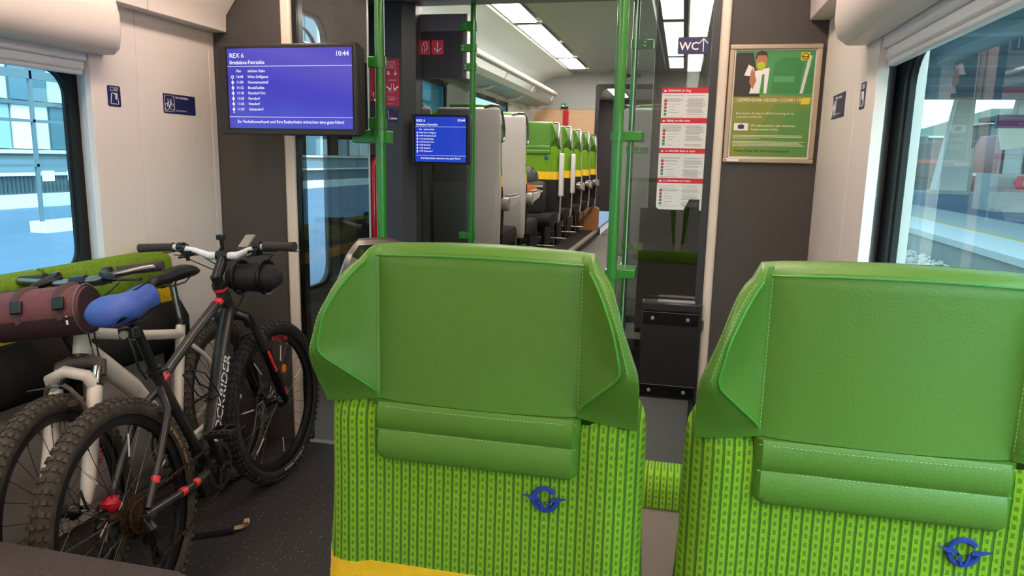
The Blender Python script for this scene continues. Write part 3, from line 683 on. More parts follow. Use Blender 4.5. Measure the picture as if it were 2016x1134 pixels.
def build_seat(name, label, handle=-1, arm=-1, foot=True, emblem=True, group=None, hdy=0, wide=True):
    t = thing(name, label, 'seat', (0, 0, 0), group)
    build_headrest(t); build_pad(t)
    # upper back in green cloth
    zz = [(1.088, .192, .034), (1.084, .203, .030), (1.076, .211, .024), (1.066, .217, .012), (1.055, .219, .003), (1.04, .220, -.001), (1.0, .221, -.002), (.96, .221, -.002), (.92, .221, -.004), (.87, .223, -.006), (.828, .226, -.008)]
    MB().loft([back_ring(z, w, y, .07) for z, w, y in zz]).build('upper_back', CLOTH, t, smooth=60)
    MB().loft([back_ring(z, w, y, .075) for z, w, y in ((.828, .226, -.0085), (.80, .227, -.009), (.762, .229, -.011), (.755, .229, -.012))]).build('yellow_band', YELLOW, t, smooth=60)
    MB().loft([back_ring(z, w, y, .085) for z, w, y in ((.755, .229, -.012), (.66, .232, -.028), (.56, .234, -.034), (.44, .232, -.020))]).build('lumbar_back', BCLOTH, t, smooth=60)
    se = MB()
    for x in (-.2285, .2285): pass
    # cushion with rounded front
    prof = [(0, .36), (-.30, .345), (-.40, .345), (-.455, .37), (-.468, .405), (-.452, .44), (-.40, .462), (-.25, .458), (-.05, .452), (.0, .44)]
    rings = []
    for k, x in enumerate((-.232, -.228, -.215, -.16, 0, .16, .215, .228, .232)):
        e = (0.94, .975, 1, 1, .995, 1, 1, .975, .94)[k]
        rings.append([(x, (y+.2)*e-.2, (z-.405)*e+.405) for y, z in prof])
    MB().loft(rings).build('cushion', BCLOTH, t, smooth=60)
    # grey shell
    sh = []
    for z, w, y0, d in (((1.262, .205, .060, .02), (1.25, .22, .064, .035), (1.15, .226, .070, .045), (.9, .23, .076, .05), (.78, .236, .082, .06)) if wide else ((1.262, .135, .060, .008), (1.25, .150, .064, .016), (1.15, .178, .070, .022), (.9, .205, .076, .03), (.78, .222, .082, .045)))+((.745, .238, .080, .075), (.60, .238, .082, .075), (.38, .234, .080, .07), (.345, .225, .080, .05)):
        sh.append([(-w, y0, z), (w, y0, z), (w, y0+d*.7, z), (w-.02, y0+d, z), (-w+.02, y0+d, z), (-w, y0+d*.7, z)])
    MB().loft(sh).build('back_shell', SHELL, t, bevel=.006, smooth=40)
    if handle:
        s = handle
        p = [(s*.11, .085, 1.262), (s*.16, .082, 1.275), (s*.20, .064, 1.272), (s*.214, .032, 1.252), (s*.219, -.010, 1.20), (s*.2225, -.030, 1.13), (s*.2225, -.026, 1.075), (s*.2225, .0, 1.052), (s*.224, .05, 1.050), (s*.222, .085, 1.052)]
        p = [(a, b+hdy*min(1, max(0, (.085-b)/.06)), c) for a, b, c in p]
        q = []
        for i in range(len(p)-1):
            for k in range(3):
                a = k/3; q.append(tuple(p[i][j]*(1-a)+p[i+1][j]*a for j in range(3)))
        q.append(p[-1]); MB().tube(q, .0095, 8).build('grab_handle', STEEL, t)
    if arm:
        s = arm
        a = thing('armrest', None, None); a.parent = t; a.empty_display_size = .02
        MB().add([(x, y, z) for x in (s*.232, s*.275) for y, z in ((.03, .60), (-.30, .635), (-.335, .655), (-.345, .675), (-.33, .688), (.03, .685))], [(0, 1, 2, 3, 4, 5), (11, 10, 9, 8, 7, 6)]+[(k, 6+k, 6+(k+1) % 6, (k+1) % 6) for k in range(6)]).build('arm_body', SHELL, a, bevel=.008)
        MB().bx(min(s*.235, s*.272), max(s*.235, s*.272), -.32, -.02, .686, .70).build('arm_pad', mat('arm_pad_grey', '77716d', .5), a, bevel=.005)
        MB().cyl((s*.228, .02, .64), (s*.280, .02, .64), .045, n=18).build('pivot', mat('pivot_grey', '8f8a86', .4), a)
    MB().bx(-.02, .02, -.30, .06, .0, .36).build('pedestal', mat('pedestal_black', '1a1a1b', .5), t, bevel=.01)
    if foot:
        MB().tube([(-.17, .10, .35), (-.17, .16, .10), (-.17, .24, .10), (.17, .24, .10), (.17, .16, .10), (.17, .10, .35)], .006, 6).build('footrest', STEEL, t)
    if emblem:
        c0 = V((.100, -.0050, .953)); m = MB()
        m.tube([(c0.x+.0155*math.cos(a), c0.y, c0.z+.0155*math.sin(a)) for a in [math.radians(d) for d in range(38, 374, 12)]], .0036, 6, flat=1)
        m2 = MB()
        for s in (-1, 1):
            o_ = c0+V((0, -.0025, 0))
            m2.prism([(s*.029, .0055), (s*.018, .0005), (s*.010, .0), (s*.006, -.0025), (s*.007, .0025), (s*.010, .0045)][::s], o_, XA, ZA, .003)
            m2.prism([(s*.0085, .001), (s*.0045, -.0005), (0, -.0145), (s*.001, -.015), (s*.003, -.0145)][::-s], o_, XA, ZA, .003)
        m.v += m2.v; b0 = len(m.v)-len(m2.v); m.f += [tuple(i+b0 for i in q) for q in m2.f]
        m.build('emblem', LOGO, t)
    return t
seat = build_seat('train_seat', 'green train seat, whole in view, left of its pair and nearest the doorway', handle=-1, arm=0, hdy=.055, wide=False)
seat.location = (-.253, .893, 0)
sb = build_seat('train_seat', 'green train seat cut off by the right picture edge, beside the right window', handle=0, arm=0, wide=False)
sb.location = (.250, .893, 0)
# tip-up seat standing behind, seen between the two seats
tp = thing('tip_up_seat', 'folded seat with green cloth top and beige panel, seen between the two green seats', 'seat', (.0, 1.30, 0))
MB().loft([[(x, y, z) for y, z in ((.0, .755), (.0, .79), (.012, .815), (.035, .823), (.07, .82), (.09, .80), (.095, .755))] for x in (-.28, -.27, .3, .31)]).build('cushion_edge', CLOTH, tp, smooth=60)
MB().bx(-.28, .31, .004, .09, .30, .752).build('rear_panel', mat('beige_panel', 'a79a8c', .5), tp, bevel=.004)
MB().bx(-.2, -.14, .02, .08, 0, .30).build('leg', BLACK, tp); MB().bx(.14, .2, .02, .08, 0, .30).build('leg', BLACK, tp)
# dark upholstered seat at the lower left corner of the view
ds = thing('side_seat', 'dark grey upholstered seat cushion in the lower left corner', 'seat', (-1.235, 1.255, .07))
DG = mat('dark_grey_upholstery', '4a4342', .95, bump=.5, bscale=350, var=.2, vscale=200, spec=.15)
a = math.radians(-3)
rings = []
for x, e in ((-.30, .9), (-.285, 1), (0, 1), (.22, 1), (.265, .96), (.285, .80)):
    rings.append([(x, (y+.3)*(e)-.3, .38+(z-.38)*e) for y, z in ((0, .30), (.0, .40), (-.02, .435), (-.10, .448), (-.5, .45), (-.56, .42), (-.56, .30))])
MB().loft(rings).build('cushion', DG, ds, bevel=.004, smooth=60)
MB().bx(-.26, .24, -.5, -.04, .24, .30).build('base', BLACK, ds, bevel=.01)
MB().bx(-.03, .03, -.3, -.2, -.07, .24).build('leg', BLACK, ds)
MB().loft([[(x, y, z) for x, y in ((-.36, -.56), (-.295, -.56), (-.285, -.50), (-.29, -.02), (-.31, .02), (-.36, .02))] for z in (.24, .5, .56, .575)]).build('side_bolster', mat('bolster_blue_grey', '2e3038', .9, bump=.4, bscale=350), ds, bevel=.01)

# tip-up seats folded against the left wall
def wall_seat(y0, y1, lab):
    t = thing('tip_up_seat', lab, 'seat', (-2.145, y0, 0), 'folded seats along the left wall'); L = y1-y0
    def sect(pr, nm, m, y_a=0, y_b=L):
        MB().loft([[(x*e+.0, y, z) for x, z in pr] for y, e in ((y_a, .7), (y_a+.015, .95), (y_a+.04, 1), (y_b-.04, 1), (y_b-.015, .95), (y_b, .7))]).build(nm, m, t, smooth=60)
    sect([(0, .845), (.075, .845), (.085, .88), (.075, .96), (.055, .990), (.02, .996), (0, .995)], 'upper_back', CLOTHW)
    sect([(0, .785), (.082, .785), (.088, .815), (.082, .845), (0, .845)], 'yellow_band', YELLOW)
    sect([(0, .59), (.12, .59), (.15, .63), (.15, .72), (.11, .785), (0, .785)], 'cushion', BCLOTH)
    MB().bx(0, .035, .01, L-.01, .08, .66).build('wall_panel', mat('seat_wall_panel', 'b4aca5', .35), t, bevel=.008)
    MB().bx(.03, .10, .02, .05, .50, .60).build('hinge', BLACK, t); MB().bx(.03, .10, L-.05, L-.02, .50, .60).build('hinge', BLACK, t)
    return t
CLOTHW = mat('green_moquette_wall', '6a8828', .95, bump=.6, bscale=160, var=.22, vscale=90, spec=.15)
wall_seat(2.02, 2.62, 'folded wall seat behind the white saddle post, farther from us')
wall_seat(1.46, 2.0, 'folded wall seat behind the maroon handlebar bag, nearer to us')
wall_seat(.9, 1.44, 'folded wall seat at the left picture edge, nearest to us')
# ================================================================== BICYCLES
TYRE = mat('muddy_tyre', '3f3932', .85, bump=.6, bscale=120, var=.35, vscale=30); KNOB = mat('muddy_tread', '4d463c', .9, bump=.6, bscale=160, var=.4, vscale=40)
TYREC = mat('clean_tyre', '1d1c1b', .7, bump=.4, bscale=120, var=.2, vscale=30); KNOBC = mat('clean_tread', '35322e', .85, var=.35, vscale=40)
RIM = mat('black_rim', '17181a', .3); SPOKE = mat('spoke_steel', '55534f', .35, metal=.8); REFL = mat('spoke_reflector', 'd9d5c8', .4)
FBLK = mat('black_frame_paint', '2c2a29', .38, coat=.3, var=.2, vscale=14); FGREY = mat('dark_grey_frame_paint', '5a544f', .35, coat=.4)
FWHT = mat('white_frame_paint', 'd9cfc2', .35, coat=.4, var=.1, vscale=12); RUST = mat('rusty_chain', '4e3a26', .6, metal=.5, var=.4, vscale=90)
ACC = mat('red_frame_accent', 'e0393c', .45); GRIP = mat('grip_rubber', '37322f', .8, bump=.5, bscale=400); BLKP = mat('black_component', '18181a', .35)
FORKD = mat('dirty_fork', '5b5047', .5, var=.3, vscale=30)
def wheel(parent, M_, cy, cz, nm, tyre, knob, R=.35, w=.027, sp_off=0, knobs=76, disc=True, hubm=None, clips=0):
    R0 = R-w-.004; a0 = 0
    prof = [(R0+w*1.0*math.cos(a), w*math.sin(a)) for a in [math.radians(d) for d in range(-140, 141, 20)]]
    t = MB(M_).lathe(prof, (0, cy, cz), (1, 0, 0), 72).build(nm, tyre, parent, smooth=60)
    k = MB(M_)
    for i in range(knobs):
        a = 2*PI*i/knobs; ra = V((0, math.cos(a), math.sin(a))); ta = V((0, -math.sin(a), math.cos(a))); c = V((0, cy, cz))
        sh = (i % 2)*.5
        for off, rr, tl in ((-.024, R0+w*.52, 0), (.024, R0+w*.52, 0), (-.0145, R0+w*.86, 1), (.0145, R0+w*.86, 1), (0, R0+w*.985, 0) if i % 2 else (.0, R0+w*.97, 1)):
            no = (ra*(rr-R0)+XA*off).normalized(); tg = ta; bi = no.cross(tg)
            k.obx(c+ra*rr+XA*off+no*.002, bi, tg, no, .0095 if abs(off) < .02 else .008, .013 if (i+(off > 0)) % 2 else .010, .0075)
    k.build('tread', knob, t, smooth=0, kind='stuff')
    rp = [(R0-w*.55, -.012), (R0-w*.55, -.0125), (R0-w*.62-.004, -.0128), (R0-w-.022, -.009), (R0-w-.026, 0), (R0-w-.022, .009), (R0-w*.62-.004, .0128), (R0-w*.55, .0125)]
    MB(M_).lathe(rp, (0, cy, cz), (1, 0, 0), 72).build('rim', RIM, t, smooth=50)
    s = MB(M_); Rr = R0-w-.022
    for i in range(28):
        a = 2*PI*(i+.5)/28; sd = .026 if i % 2 else -.026; aa = a+(.9 if (i//2) % 2 else -.9)
        s.tube([(sd, cy+.022*math.cos(aa), cz+.022*math.sin(aa)), (0, cy+Rr*math.cos(a), cz+Rr*math.sin(a))], .0011, 4)
        s.tube([(0, cy+(Rr-.014)*math.cos(a), cz+(Rr-.014)*math.sin(a)), (0, cy+Rr*math.cos(a), cz+Rr*math.sin(a))], .0022, 5)
    s.build('spokes', SPOKE, t, smooth=0)
    MB(M_).lathe([(.012, -.05), (.024, -.034), (.026, -.028), (.017, -.02), (.015, 0), (.017, .02), (.026, .028), (.024, .034), (.012, .05)], (0, cy, cz), (1, 0, 0), 16).build('hub', hubm or BLKP, t, smooth=40)
    if disc:
        d = MB(M_)
        for k_ in range(14):
            a = 2*PI*k_/14; b = 2*PI*(k_+.62)/14
            d.lathe([(.066, -.040), (.080, -.040), (.080, -.038), (.066, -.038), (.066, -.040)], (0, cy, cz), (1, 0, 0), 3, a, b)
            d.tube([(-.039, cy+.02*math.cos(a), cz+.02*math.sin(a)), (-.039, cy+.068*math.cos(a+.4), cz+.068*math.sin(a+.4))], .0022, 4)
        d.lathe([(.064, -.0395), (.068, -.0395), (.068, -.0385), (.064, -.0385), (.064, -.0395)], (0, cy, cz), (1, 0, 0), 40)
        d.lathe([(.078, -.0395), (.081, -.0395), (.081, -.0385), (.078, -.0385), (.078, -.0395)], (0, cy, cz), (1, 0, 0), 40)
        d.build('disc_rotor', STEEL, t, smooth=0)
    for i in range(clips):
        a = 2*PI*(i*4+.5)/28*1.0+.22; p = MB(M_); r1, r2 = .62, .86
        sd = .026
        p.tube([(sd*(1-r), cy+.28*r*math.cos(a), cz+.28*r*math.sin(a)) for r in (r1, r2)], .0028, 6); p.build('spoke_reflector', REFL, t)
    return t
def arc_text(M_, txt, cy, cz, r, a_start, size, lat, m, parent, nm='tyre_lettering', bold=True, adv=.66):
    q = MB(M_); a = a_start
    for ch in txt:
        q.text(ch, size, (lat, cy+r*math.cos(a), cz+r*math.sin(a)), (0, math.sin(a), -math.cos(a)), (0, math.cos(a), math.sin(a)), align='CENTER', bold=bold)
        a -= size*(adv if ch not in "I'1 " else adv*.55)/r
    q.build(nm, m, parent, smooth=0)
def caliper_lever(parent, M_, p, side, hood=BLKP, lever=STEEL):
    """brake lever + shifter pod clamped on the bar at p; side -1 left +1 right; lever reaches forward and outward"""
    x, y, z = p
    b = MB(M_).tube([(x, y-.016, z), (x, y+.02, z-.004), (x+side*.03, y+.045, z-.014), (x+side*.05, y+.05, z-.018)], [.015, .018, .014, .010], 8)
    b.cyl((x-side*.012, y, z), (x+side*.012, y, z), .018, n=12)
    b.obx((x-side*.02, y+.012, z-.026), XA, YA, ZA, .036, .044, .022)
    b.tube([(x-side*.02, y-.01, z-.028), (x-side*.03, y-.03, z-.034), (x-side*.012, y-.038, z-.036)], .005, 6)
    lv = b.build('brake_lever', hood, parent, smooth=40)
    MB(M_).tube([(x+side*.045, y+.052, z-.018), (x+side*.075, y+.062, z-.022), (x+side*.11, y+.058, z-.026), (x+side*.135, y+.066, z-.027)], [.008, .0075, .007, .008], 7, flat=.7).build('lever_blade', lever, lv, smooth=40)
    return lv
def build_bike(name, label, o, az, lean, steer, spec):
    a = math.radians(az); f = V((-math.sin(a), math.cos(a), 0)); l = math.radians(lean)
    up = ZA*math.cos(l)-XA*math.sin(l)*(1); up = (up-f*up.dot(f)).normalized()
    if spec.get('rev'): f = -f
    n = f.cross(up).normalized()
    M0 = Matrix((n, f, up)).transposed().to_4x4()
    t = thing(name, label, 'bicycle', o)
    g = spec; hl, ht = V((0, *g['head_low'])), V((0, *g['head_top'])); ax = (ht-hl).normalized(); WB = g.get('wb', 1.04)
    Ms = M0 @ Matrix.Translation(hl) @ Matrix.Rotation(math.radians(steer), 4, ax) @ Matrix.Translation(-hl)
    # ---------------- frame
    F = MB(M0)
    for path, rad, fl in g['tubes']: F.tube(path, rad, 12, flat=fl)
    fr = F.build('frame', g['paint'], t, smooth=50)
    MB(M0).cyl(hl-ax*.006, hl+ax*.004, .030, n=18).build('headset', BLKP, fr); MB(M0).cyl(ht-ax*.004, ht+ax*.014, .027, n=18).build('headset', BLKP, fr)
    # ---------------- wheels
    rw = wheel(t, M0, 0, .35, 'rear_wheel', g['tyre'], g['knob'], R=.35, disc=g['disc'], hubm=RUST if g['disc'] else None, clips=g.get('clips', 0)//2)
    fw = wheel(t, Ms, WB, .35, 'front_wheel', g['tyre2'], g['knob2'], R=.35, disc=g['disc'], clips=g.get('clips', 0))
    # ---------------- fork
    ax_f = V((0, WB, .35)); dr = -ax; side = .062
    lt = g.get('lt', .38); K = MB(Ms); crown = hl+dr*.022
    K.tube([crown+XA*-side*1.02+dr*.045, crown+XA*-side*1.0+dr*.005, crown+XA*-.03-dr*.004, crown+XA*.03-dr*.004, crown+XA*side*1.0+dr*.005, crown+XA*side*1.02+dr*.045], [.020, .021, .022, .022, .021, .020], 12)
    fk = K.build('fork', g['fork'], t, smooth=50)
    offs = ax_f-(crown+dr*((ax_f-crown).dot(dr)))     # forward offset of the axle from the steering axis
    L = (ax_f-crown).dot(dr)
    for s in (-1, 1):
        b = crown+XA*s*side+offs*.75
        MB(Ms).cyl(b+dr*.02-offs*.3, b+dr*(L*(lt+.04)), .0155, n=14).build('stanchion', g['stanch'], fk)
        MB(Ms).tube([b+dr*(L*lt), b+dr*(L*(lt+.03)), b+dr*(L*.85), b+dr*(L*.97)+offs*.25], [.021, .0225, .021, .014], 14).build('lower_leg', g['lower'], fk, smooth=50)
        MB(Ms).cyl(b+dr*(L*(lt-.005)), b+dr*(L*(lt+.01)), .0235, n=14).build('wiper_seal', BLKP, fk)
    br = crown+dr*(L*(lt+.02))+offs*.75
    arc = MB(Ms).tube([br+XA*-side, br+XA*-side*.9+V((0, .02, .045)), br+V((0, .028, .066)), br+XA*side*.9+V((0, .02, .045)), br+XA*side], g.get('brace_r', .012), 10)
    arc.build('fork_brace', g['brace'], fk, smooth=50)
    MB(Ms).cyl(ax_f-XA*.07, ax_f+XA*.07, .006, n=8).tube([ax_f-XA*.072, ax_f+V((-.078, .02, .03)), ax_f+V((-.08, .03, .075))], .004, 6).build('axle', STEEL, fk)
    # ---------------- stem and handlebar
    by, bz = g['bar']; hb = V((0, by, bz)); hw = g.get('bar_w', .33)
    stp = ht+ax*.035
    MB(Ms).tube([ht+ax*.0, ht+ax*.05], .019, n=14).tube([stp, hb], [.021, .019], 12).cyl(hb-XA*.024, hb+XA*.024, .021, n=14).build('stem', BLKP, t, smooth=50)
    P = lambda x, dy=0, dz=0: (x, by+dy, bz+dz)
    rs = g.get('rise', .02)
    B = MB(Ms).tube([P(-hw, -.045, rs), P(-.20, -.022, rs), P(-.12, -.006, rs*.6), P(-.06, 0, 0), P(.06, 0, 0), P(.12, -.006, rs*.6), P(.20, -.022, rs), P(hw, -.045, rs)], [.0112]*3+[.0145]*2+[.0112]*3, 12)
    hbm = B.build('handlebar', g['barm'], t, smooth=50)
    for s in (-1, 1):
        MB(Ms).tube([P(s*(hw+.004), -.0455, rs), P(s*(hw-.002), -.045, rs), P(s*(hw-.125), -.026, rs), P(s*(hw-.132), -.025, rs)], [.0175, .0165, .0155, .0185], 14).build('grip', GRIP, hbm, smooth=50)
        caliper_lever(hbm, Ms, P(s*(hw-.165), -.022, rs), s, lever=g.get('lever', STEEL))
    for dx, fw_ in ((-.07, 1), (.06, 1), (-.11, -1)):
        p0 = V(P(dx*2.2, .03, .0)); 
        MB(Ms).tube([p0, p0+V((dx*.3, .07, -.01)), V((dx*.9, by+.12, bz-.09)), V((dx*.45, by+.06, bz-.17)), hl+V((dx*.4, -.02, -.02))], .0025, 5).build('cable', BLKP, hbm)
    # ---------------- saddle
    sy, sz = g['saddle']; sp = MB(M0); sb_ = V((0, *g['post_low']))
    MB(M0).tube([sb_, (0, sy+.008, sz-.055)], g.get('post_r', .0155), 14).build('seatpost', g.get('postm', BLKP), t)
    MB(M0).cyl(sb_-V((0, 0, .004)), sb_+V((0, -.005, .024)), .022, n=14).tube([sb_+V((-.02, -.02, .01)), sb_+V((.022, -.03, .01)), sb_+V((.03, .02, .008))], .004, 6).build('seat_clamp', BLKP, t)
    rings = []
    sec = [(-.135, .030, .016, -.004), (-.128, .058, .030, .0), (-.09, .072, .036, .006), (-.04, .062, .034, .004), (.0, .040, .030, .0), (.05, .026, .027, -.002), (.11, .022, .025, -.002), (.135, .016, .020, -.006), (.142, .006, .01, -.012)]
    for dy, w, h, dz in sec:
        rings.append([(w*math.cos(q), sy+dy+.01, sz-.028+dz+(h*.85 if math.sin(q) > 0 else h*.75)*math.sin(q)) for q in [2*PI*i/16 for i in range(16)]])
    sd = MB(M0).loft(rings).build('saddle', g.get('saddlem', BLACK), t, smooth=60)
    for s in (-1, 1): MB(M0).tube([(s*.03, sy-.10, sz-.04), (s*.022, sy-.05, sz-.062), (s*.022, sy+.05, sz-.062), (s*.008, sy+.12, sz-.035)], .0035, 6).build('rail', STEEL, sd)
    # ---------------- crankset
    bb = V((0, *g['bb'])); ca = math.radians(g['crank']); cd = V((0, math.cos(ca), math.sin(ca)))
    MB(M0).cyl(bb-XA*.038, bb+XA*.038, .024, n=16).cyl(bb-XA*.07, bb+XA*.07, .011, n=12).build('bottom_bracket', g['paint'], t)
    cs = MB(M0)
    for r_, xo in ((.082, .052), (.064, .044)):
        nT = int(r_*420); prof = []
        for i in range(nT*2):
            a_ = PI*i/nT; prof.append((( r_+(.003 if i % 2 else -.002))*math.cos(a_), (r_+(.003 if i % 2 else -.002))*math.sin(a_)))
        inner = [((r_-.016)*math.cos(PI*i/nT), (r_-.016)*math.sin(PI*i/nT)) for i in range(nT*2)]
        N = len(prof); vs = [(bb.x+xo+dx, bb.y+p[0], bb.z+p[1]) for dx in (0, .003) for p in prof+inner]
        fs = []
        for i in range(N):
            j = (i+1) % N
            fs += [(i, j, N+j, N+i), (2*N+i, 2*N+j, 3*N+j, 3*N+i), (i, j, 2*N+j, 2*N+i), (N+i, N+j, 3*N+j, 3*N+i)]
        cs.add(vs, fs)
    for k_ in range(4):
        a_ = ca+PI/4+k_*PI/2; cs.tube([bb+XA*.054, bb+V((.053, .068*math.cos(a_), .068*math.sin(a_)))], [.009, .006], 6)
    crk = cs.build('chainrings', g.get('ringm', BLKP), t, smooth=30)
    for s in (-1, 1):
        e = bb+XA*s*.075+cd*s*.170*(1 if not g.get('rev') else 1)
        MB(M0).tube([bb+XA*s*.058, bb+XA*s*.064+cd*s*.03, e], [.015, .013, .011], 10, flat=.7).build('crank_arm', BLKP, crk, smooth=50)
        # cage pedal
        pc = e+XA*s*.055; pm = MB(M0)
        pm.cyl(e, pc+XA*s*.045, .007, n=8)
        for dy in (-.042, .042): pm.obx(pc+V((0, dy, 0)), XA, YA, ZA, .085, .006, .016)
        for dx in (-.042, 0, .042): pm.obx(pc+XA*dx, XA, YA, ZA, .006, .084, .014)
        for dy in (-.042, .042):
            for dx in (-.03, -.01, .01, .03): pm.obx(pc+V((dx, dy, 0)), XA, YA, ZA, .004, .006, .024)
        pm.build('pedal', g.get('pedalm', BLKP), crk, bevel=.001)
    # ---------------- cassette, chain and derailleur (right side of the bicycle)
    c_ = MB(M0)
    for i, r_ in enumerate((.062, .056, .050, .044, .039, .034, .029, .024)):
        nT = 14+int((r_-.02)*400); x = .030+i*.0035; rim_ = [(r_+(.003 if k_ % 2 else -.0015)) for k_ in range(nT*2)]
        pts = [(rim_[k_]*math.cos(PI*k_/nT), rim_[k_]*math.sin(PI*k_/nT)) for k_ in range(nT*2)]
        c_.prism(pts, (x, 0, .35), YA, ZA, .0018)
    c_.build('cassette', RUST, rw, smooth=0)
    ch = MB(M0); X_ = .050
    def chain(pts):
        tot = 0
        for p, q in zip(pts, pts[1:]):
            p, q = V(p), V(q); L_ = (q-p).length; n_ = max(1, int(L_/.0127)); d_ = (q-p).normalized(); up_ = XA.cross(d_)
            for i in range(n_): ch.obx(p+d_*(L_*(i+.5)/n_)+XA*(.001 if i % 2 else -.001), XA, d_, up_, .0065 if i % 2 else .0045, .0105, .0075)
    arcp = lambda c, r, a0, a1, n_: [(X_, c[0]+r*math.cos(math.radians(a0+(a1-a0)*i/n_)), c[1]+r*math.sin(math.radians(a0+(a1-a0)*i/n_))) for i in range(n_+1)]
    bbp = (bb.y, bb.z); path = arcp((0, .35), .044, 250, 95, 10)+arcp(bbp, .082, 95, -85, 12)+[(X_, .055, .185)]+arcp((.04, .20), .020, -60, -200, 5)+arcp((.012, .275), .018, 0, 90, 4)+[(X_, -.02, .31)]
    chain(path); ch.build('chain', RUST, t, smooth=0)
    d = MB(M0).tube([(.062, .0, .34), (.085, -.01, .315), (.085, .005, .275)], [.012, .016, .014], 8).obx((.082, .01, .285), XA, YA, ZA, .03, .05, .028)
    for xx in (.043, .058): d.tube([(xx, .012, .285), (xx, .03, .24), (xx, .04, .20)], .007, 6, flat=.4)
    d.cyl((.046, .012, .275), (.054, .012, .275), .018, n=14).cyl((.046, .04, .20), (.054, .04, .20), .020, n=14)
    d.build('derailleur', BLKP, t, smooth=40)
    MB(M0).cyl((-.07, 0, .35), (.075, 0, .35), .006, n=8).obx((.083, 0, .352), XA, YA, ZA, .016, .03, .014).build('rear_axle', STEEL, t)
    return t, M0, Ms, fr, rw, fw, fk, hbm
ya = lambda *p: [(0, a, b) for a, b in p]
specA = dict(head_low=(.80, .80), head_top=(.752, .905), bar=(.795, 1.018), rise=.038, bb=(.45, .312), saddle=(.195, .955), post_low=(.268, .705), crank=118,
    paint=FBLK, fork=BLKP, stanch=mat('dark_stanchion', '4a423c', .25, metal=.6), lower=BLACKG, brace=BLKP, barm=WHITE, tyre=TYRE, knob=KNOB, tyre2=TYREC, knob2=KNOBC, disc=True, clips=7,
    tubes=[(ya((.80, .80), (.752, .905)), .025, 1), (ya((.765, .865), (.52, .775), (.28, .675)), [.022, .020, .018], .8),
           (ya((.79, .815), (.70, .70), (.56, .47), (.455, .325)), [.026, .028, .029, .027], .85), (ya((.268, .71), (.36, .51), (.45, .312)), .0175, 1),
           ([(.0, .275, .655), (.05, .22, .60), (.062, .12, .48), (.064, .02, .365)], [.013, .012, .011, .011], 1), ([(.0, .275, .655), (-.05, .22, .60), (-.062, .12, .48), (-.064, .02, .365)], [.013, .012, .011, .011], 1),
           ([(.03, .43, .315), (.055, .32, .32), (.068, .18, .335), (.066, .0, .352)], [.015, .013, .013, .013], 1), ([(-.03, .43, .315), (-.055, .32, .32), (-.068, .18, .335), (-.066, .0, .352)], [.015, .013, .013, .013], 1),
           ([(-.05, .215, .595), (.05, .215, .595)], .010, 1)])
bkA, MA, MsA, frA, rwA, fwA, fkA, hbA = build_bike('mountain_bike', 'black mountain bike with red accents and blue saddle cover, nearest the seats', (-1.483, 1.655, 0), 7.7, 7, -8.7, specA)
# frame graphics of the black bicycle
def on_tube(p, q, r, txt, size, m, parent, fr_=.1, M_=MA, lat=None, bold=True, flip=False, nm='frame_lettering'):
    p, q = V(p), V(q); d = (q-p).normalized(); up_ = d.cross(XA) if flip else XA.cross(d); nrm = XA
    o = p+(q-p)*fr_+XA*r-up_*(size*.36)
    MB(M_).text(txt, size, o, d, up_, bold=bold).build(nm, m, parent, smooth=0)
on_tube((0, .485, .365), (0, .71, .715), .0275, 'ROCKRIDER', .060, WPRINT, frA, .04, flip=False)
on_tube((0, .52, .775), (0, .752, .86), .0185, '540', .030, mat('grey_print', '8a8580', .5), frA, .0)
for a_, b_, r_ in ((( .285, .677), (.315, .688), .0188), ((.70, .843), (.725, .852), .0215)):
    MB(MA).tube(ya(a_, b_), r_, 12, flat=.84).build('red_band', ACC, frA)
MB(MA).cyl((0, .752+.004, .905-.012), (0, .752-.001, .905+.0), .0262, n=18).build('red_band', ACC, frA)
for p_, q_ in (((.0635, .072, .42), (.0632, .084, .436)), ((.0685, .175, .336), (.067, .205, .333)), ((.063, .262, .326), (.060, .29, .324))): MB(MA).tube([p_, q_], .0138, 10).build('red_band', ACC, frA)
arc_text(MA, "B'TWIN ALL TERRAIN", 0, .35, .300, math.radians(35), .0165, .0305, mat('tyre_print', 'c9a25e', .6), rwA)
arc_text(MsA, "B'TWIN ALL TERRAIN", 1.04, .35, .300, math.radians(-62), .0165, .0305, mat('tyre_print_pale', 'd8cdb8', .6), fwA)
arc_text(MsA, "REACTION", 1.04, .35, .268, math.radians(88), .024, .0135, ACC, fwA, nm='rim_lettering')
# fork stickers and orange reflector
leg0 = V((.062, .87, .66)); leg1 = V((.062, 1.02, .36))
dirl = (leg1-leg0).normalized()
m = MB(MsA)
for k_ in range(5): m.obx(V((.0845, .905, .60))+dirl*(.02+k_*.017), XA, dirl, XA.cross(dirl), .002, .012, .016)
m.obx(V((.0845, .905, .60)), XA, dirl, XA.cross(dirl), .002, .03, .014)
m.build('fork_sticker', ACC, fkA, smooth=0)
MB(MsA).text('100', .026, V((.0845, .985, .43)), dirl, XA.cross(dirl), bold=True).build('fork_lettering', ACC, fkA, smooth=0)
m = MB(MsA); m.lathe([(0, .004), (.012, .0035), (.02, 0), (.012, -.0035), (0, -.004)], (.012, 1.115, .475), (1, 0, 0), 20).build('orange_reflector', mat('orange_plastic', 'f08020', .3, emit='f08020', es=0), fwA)
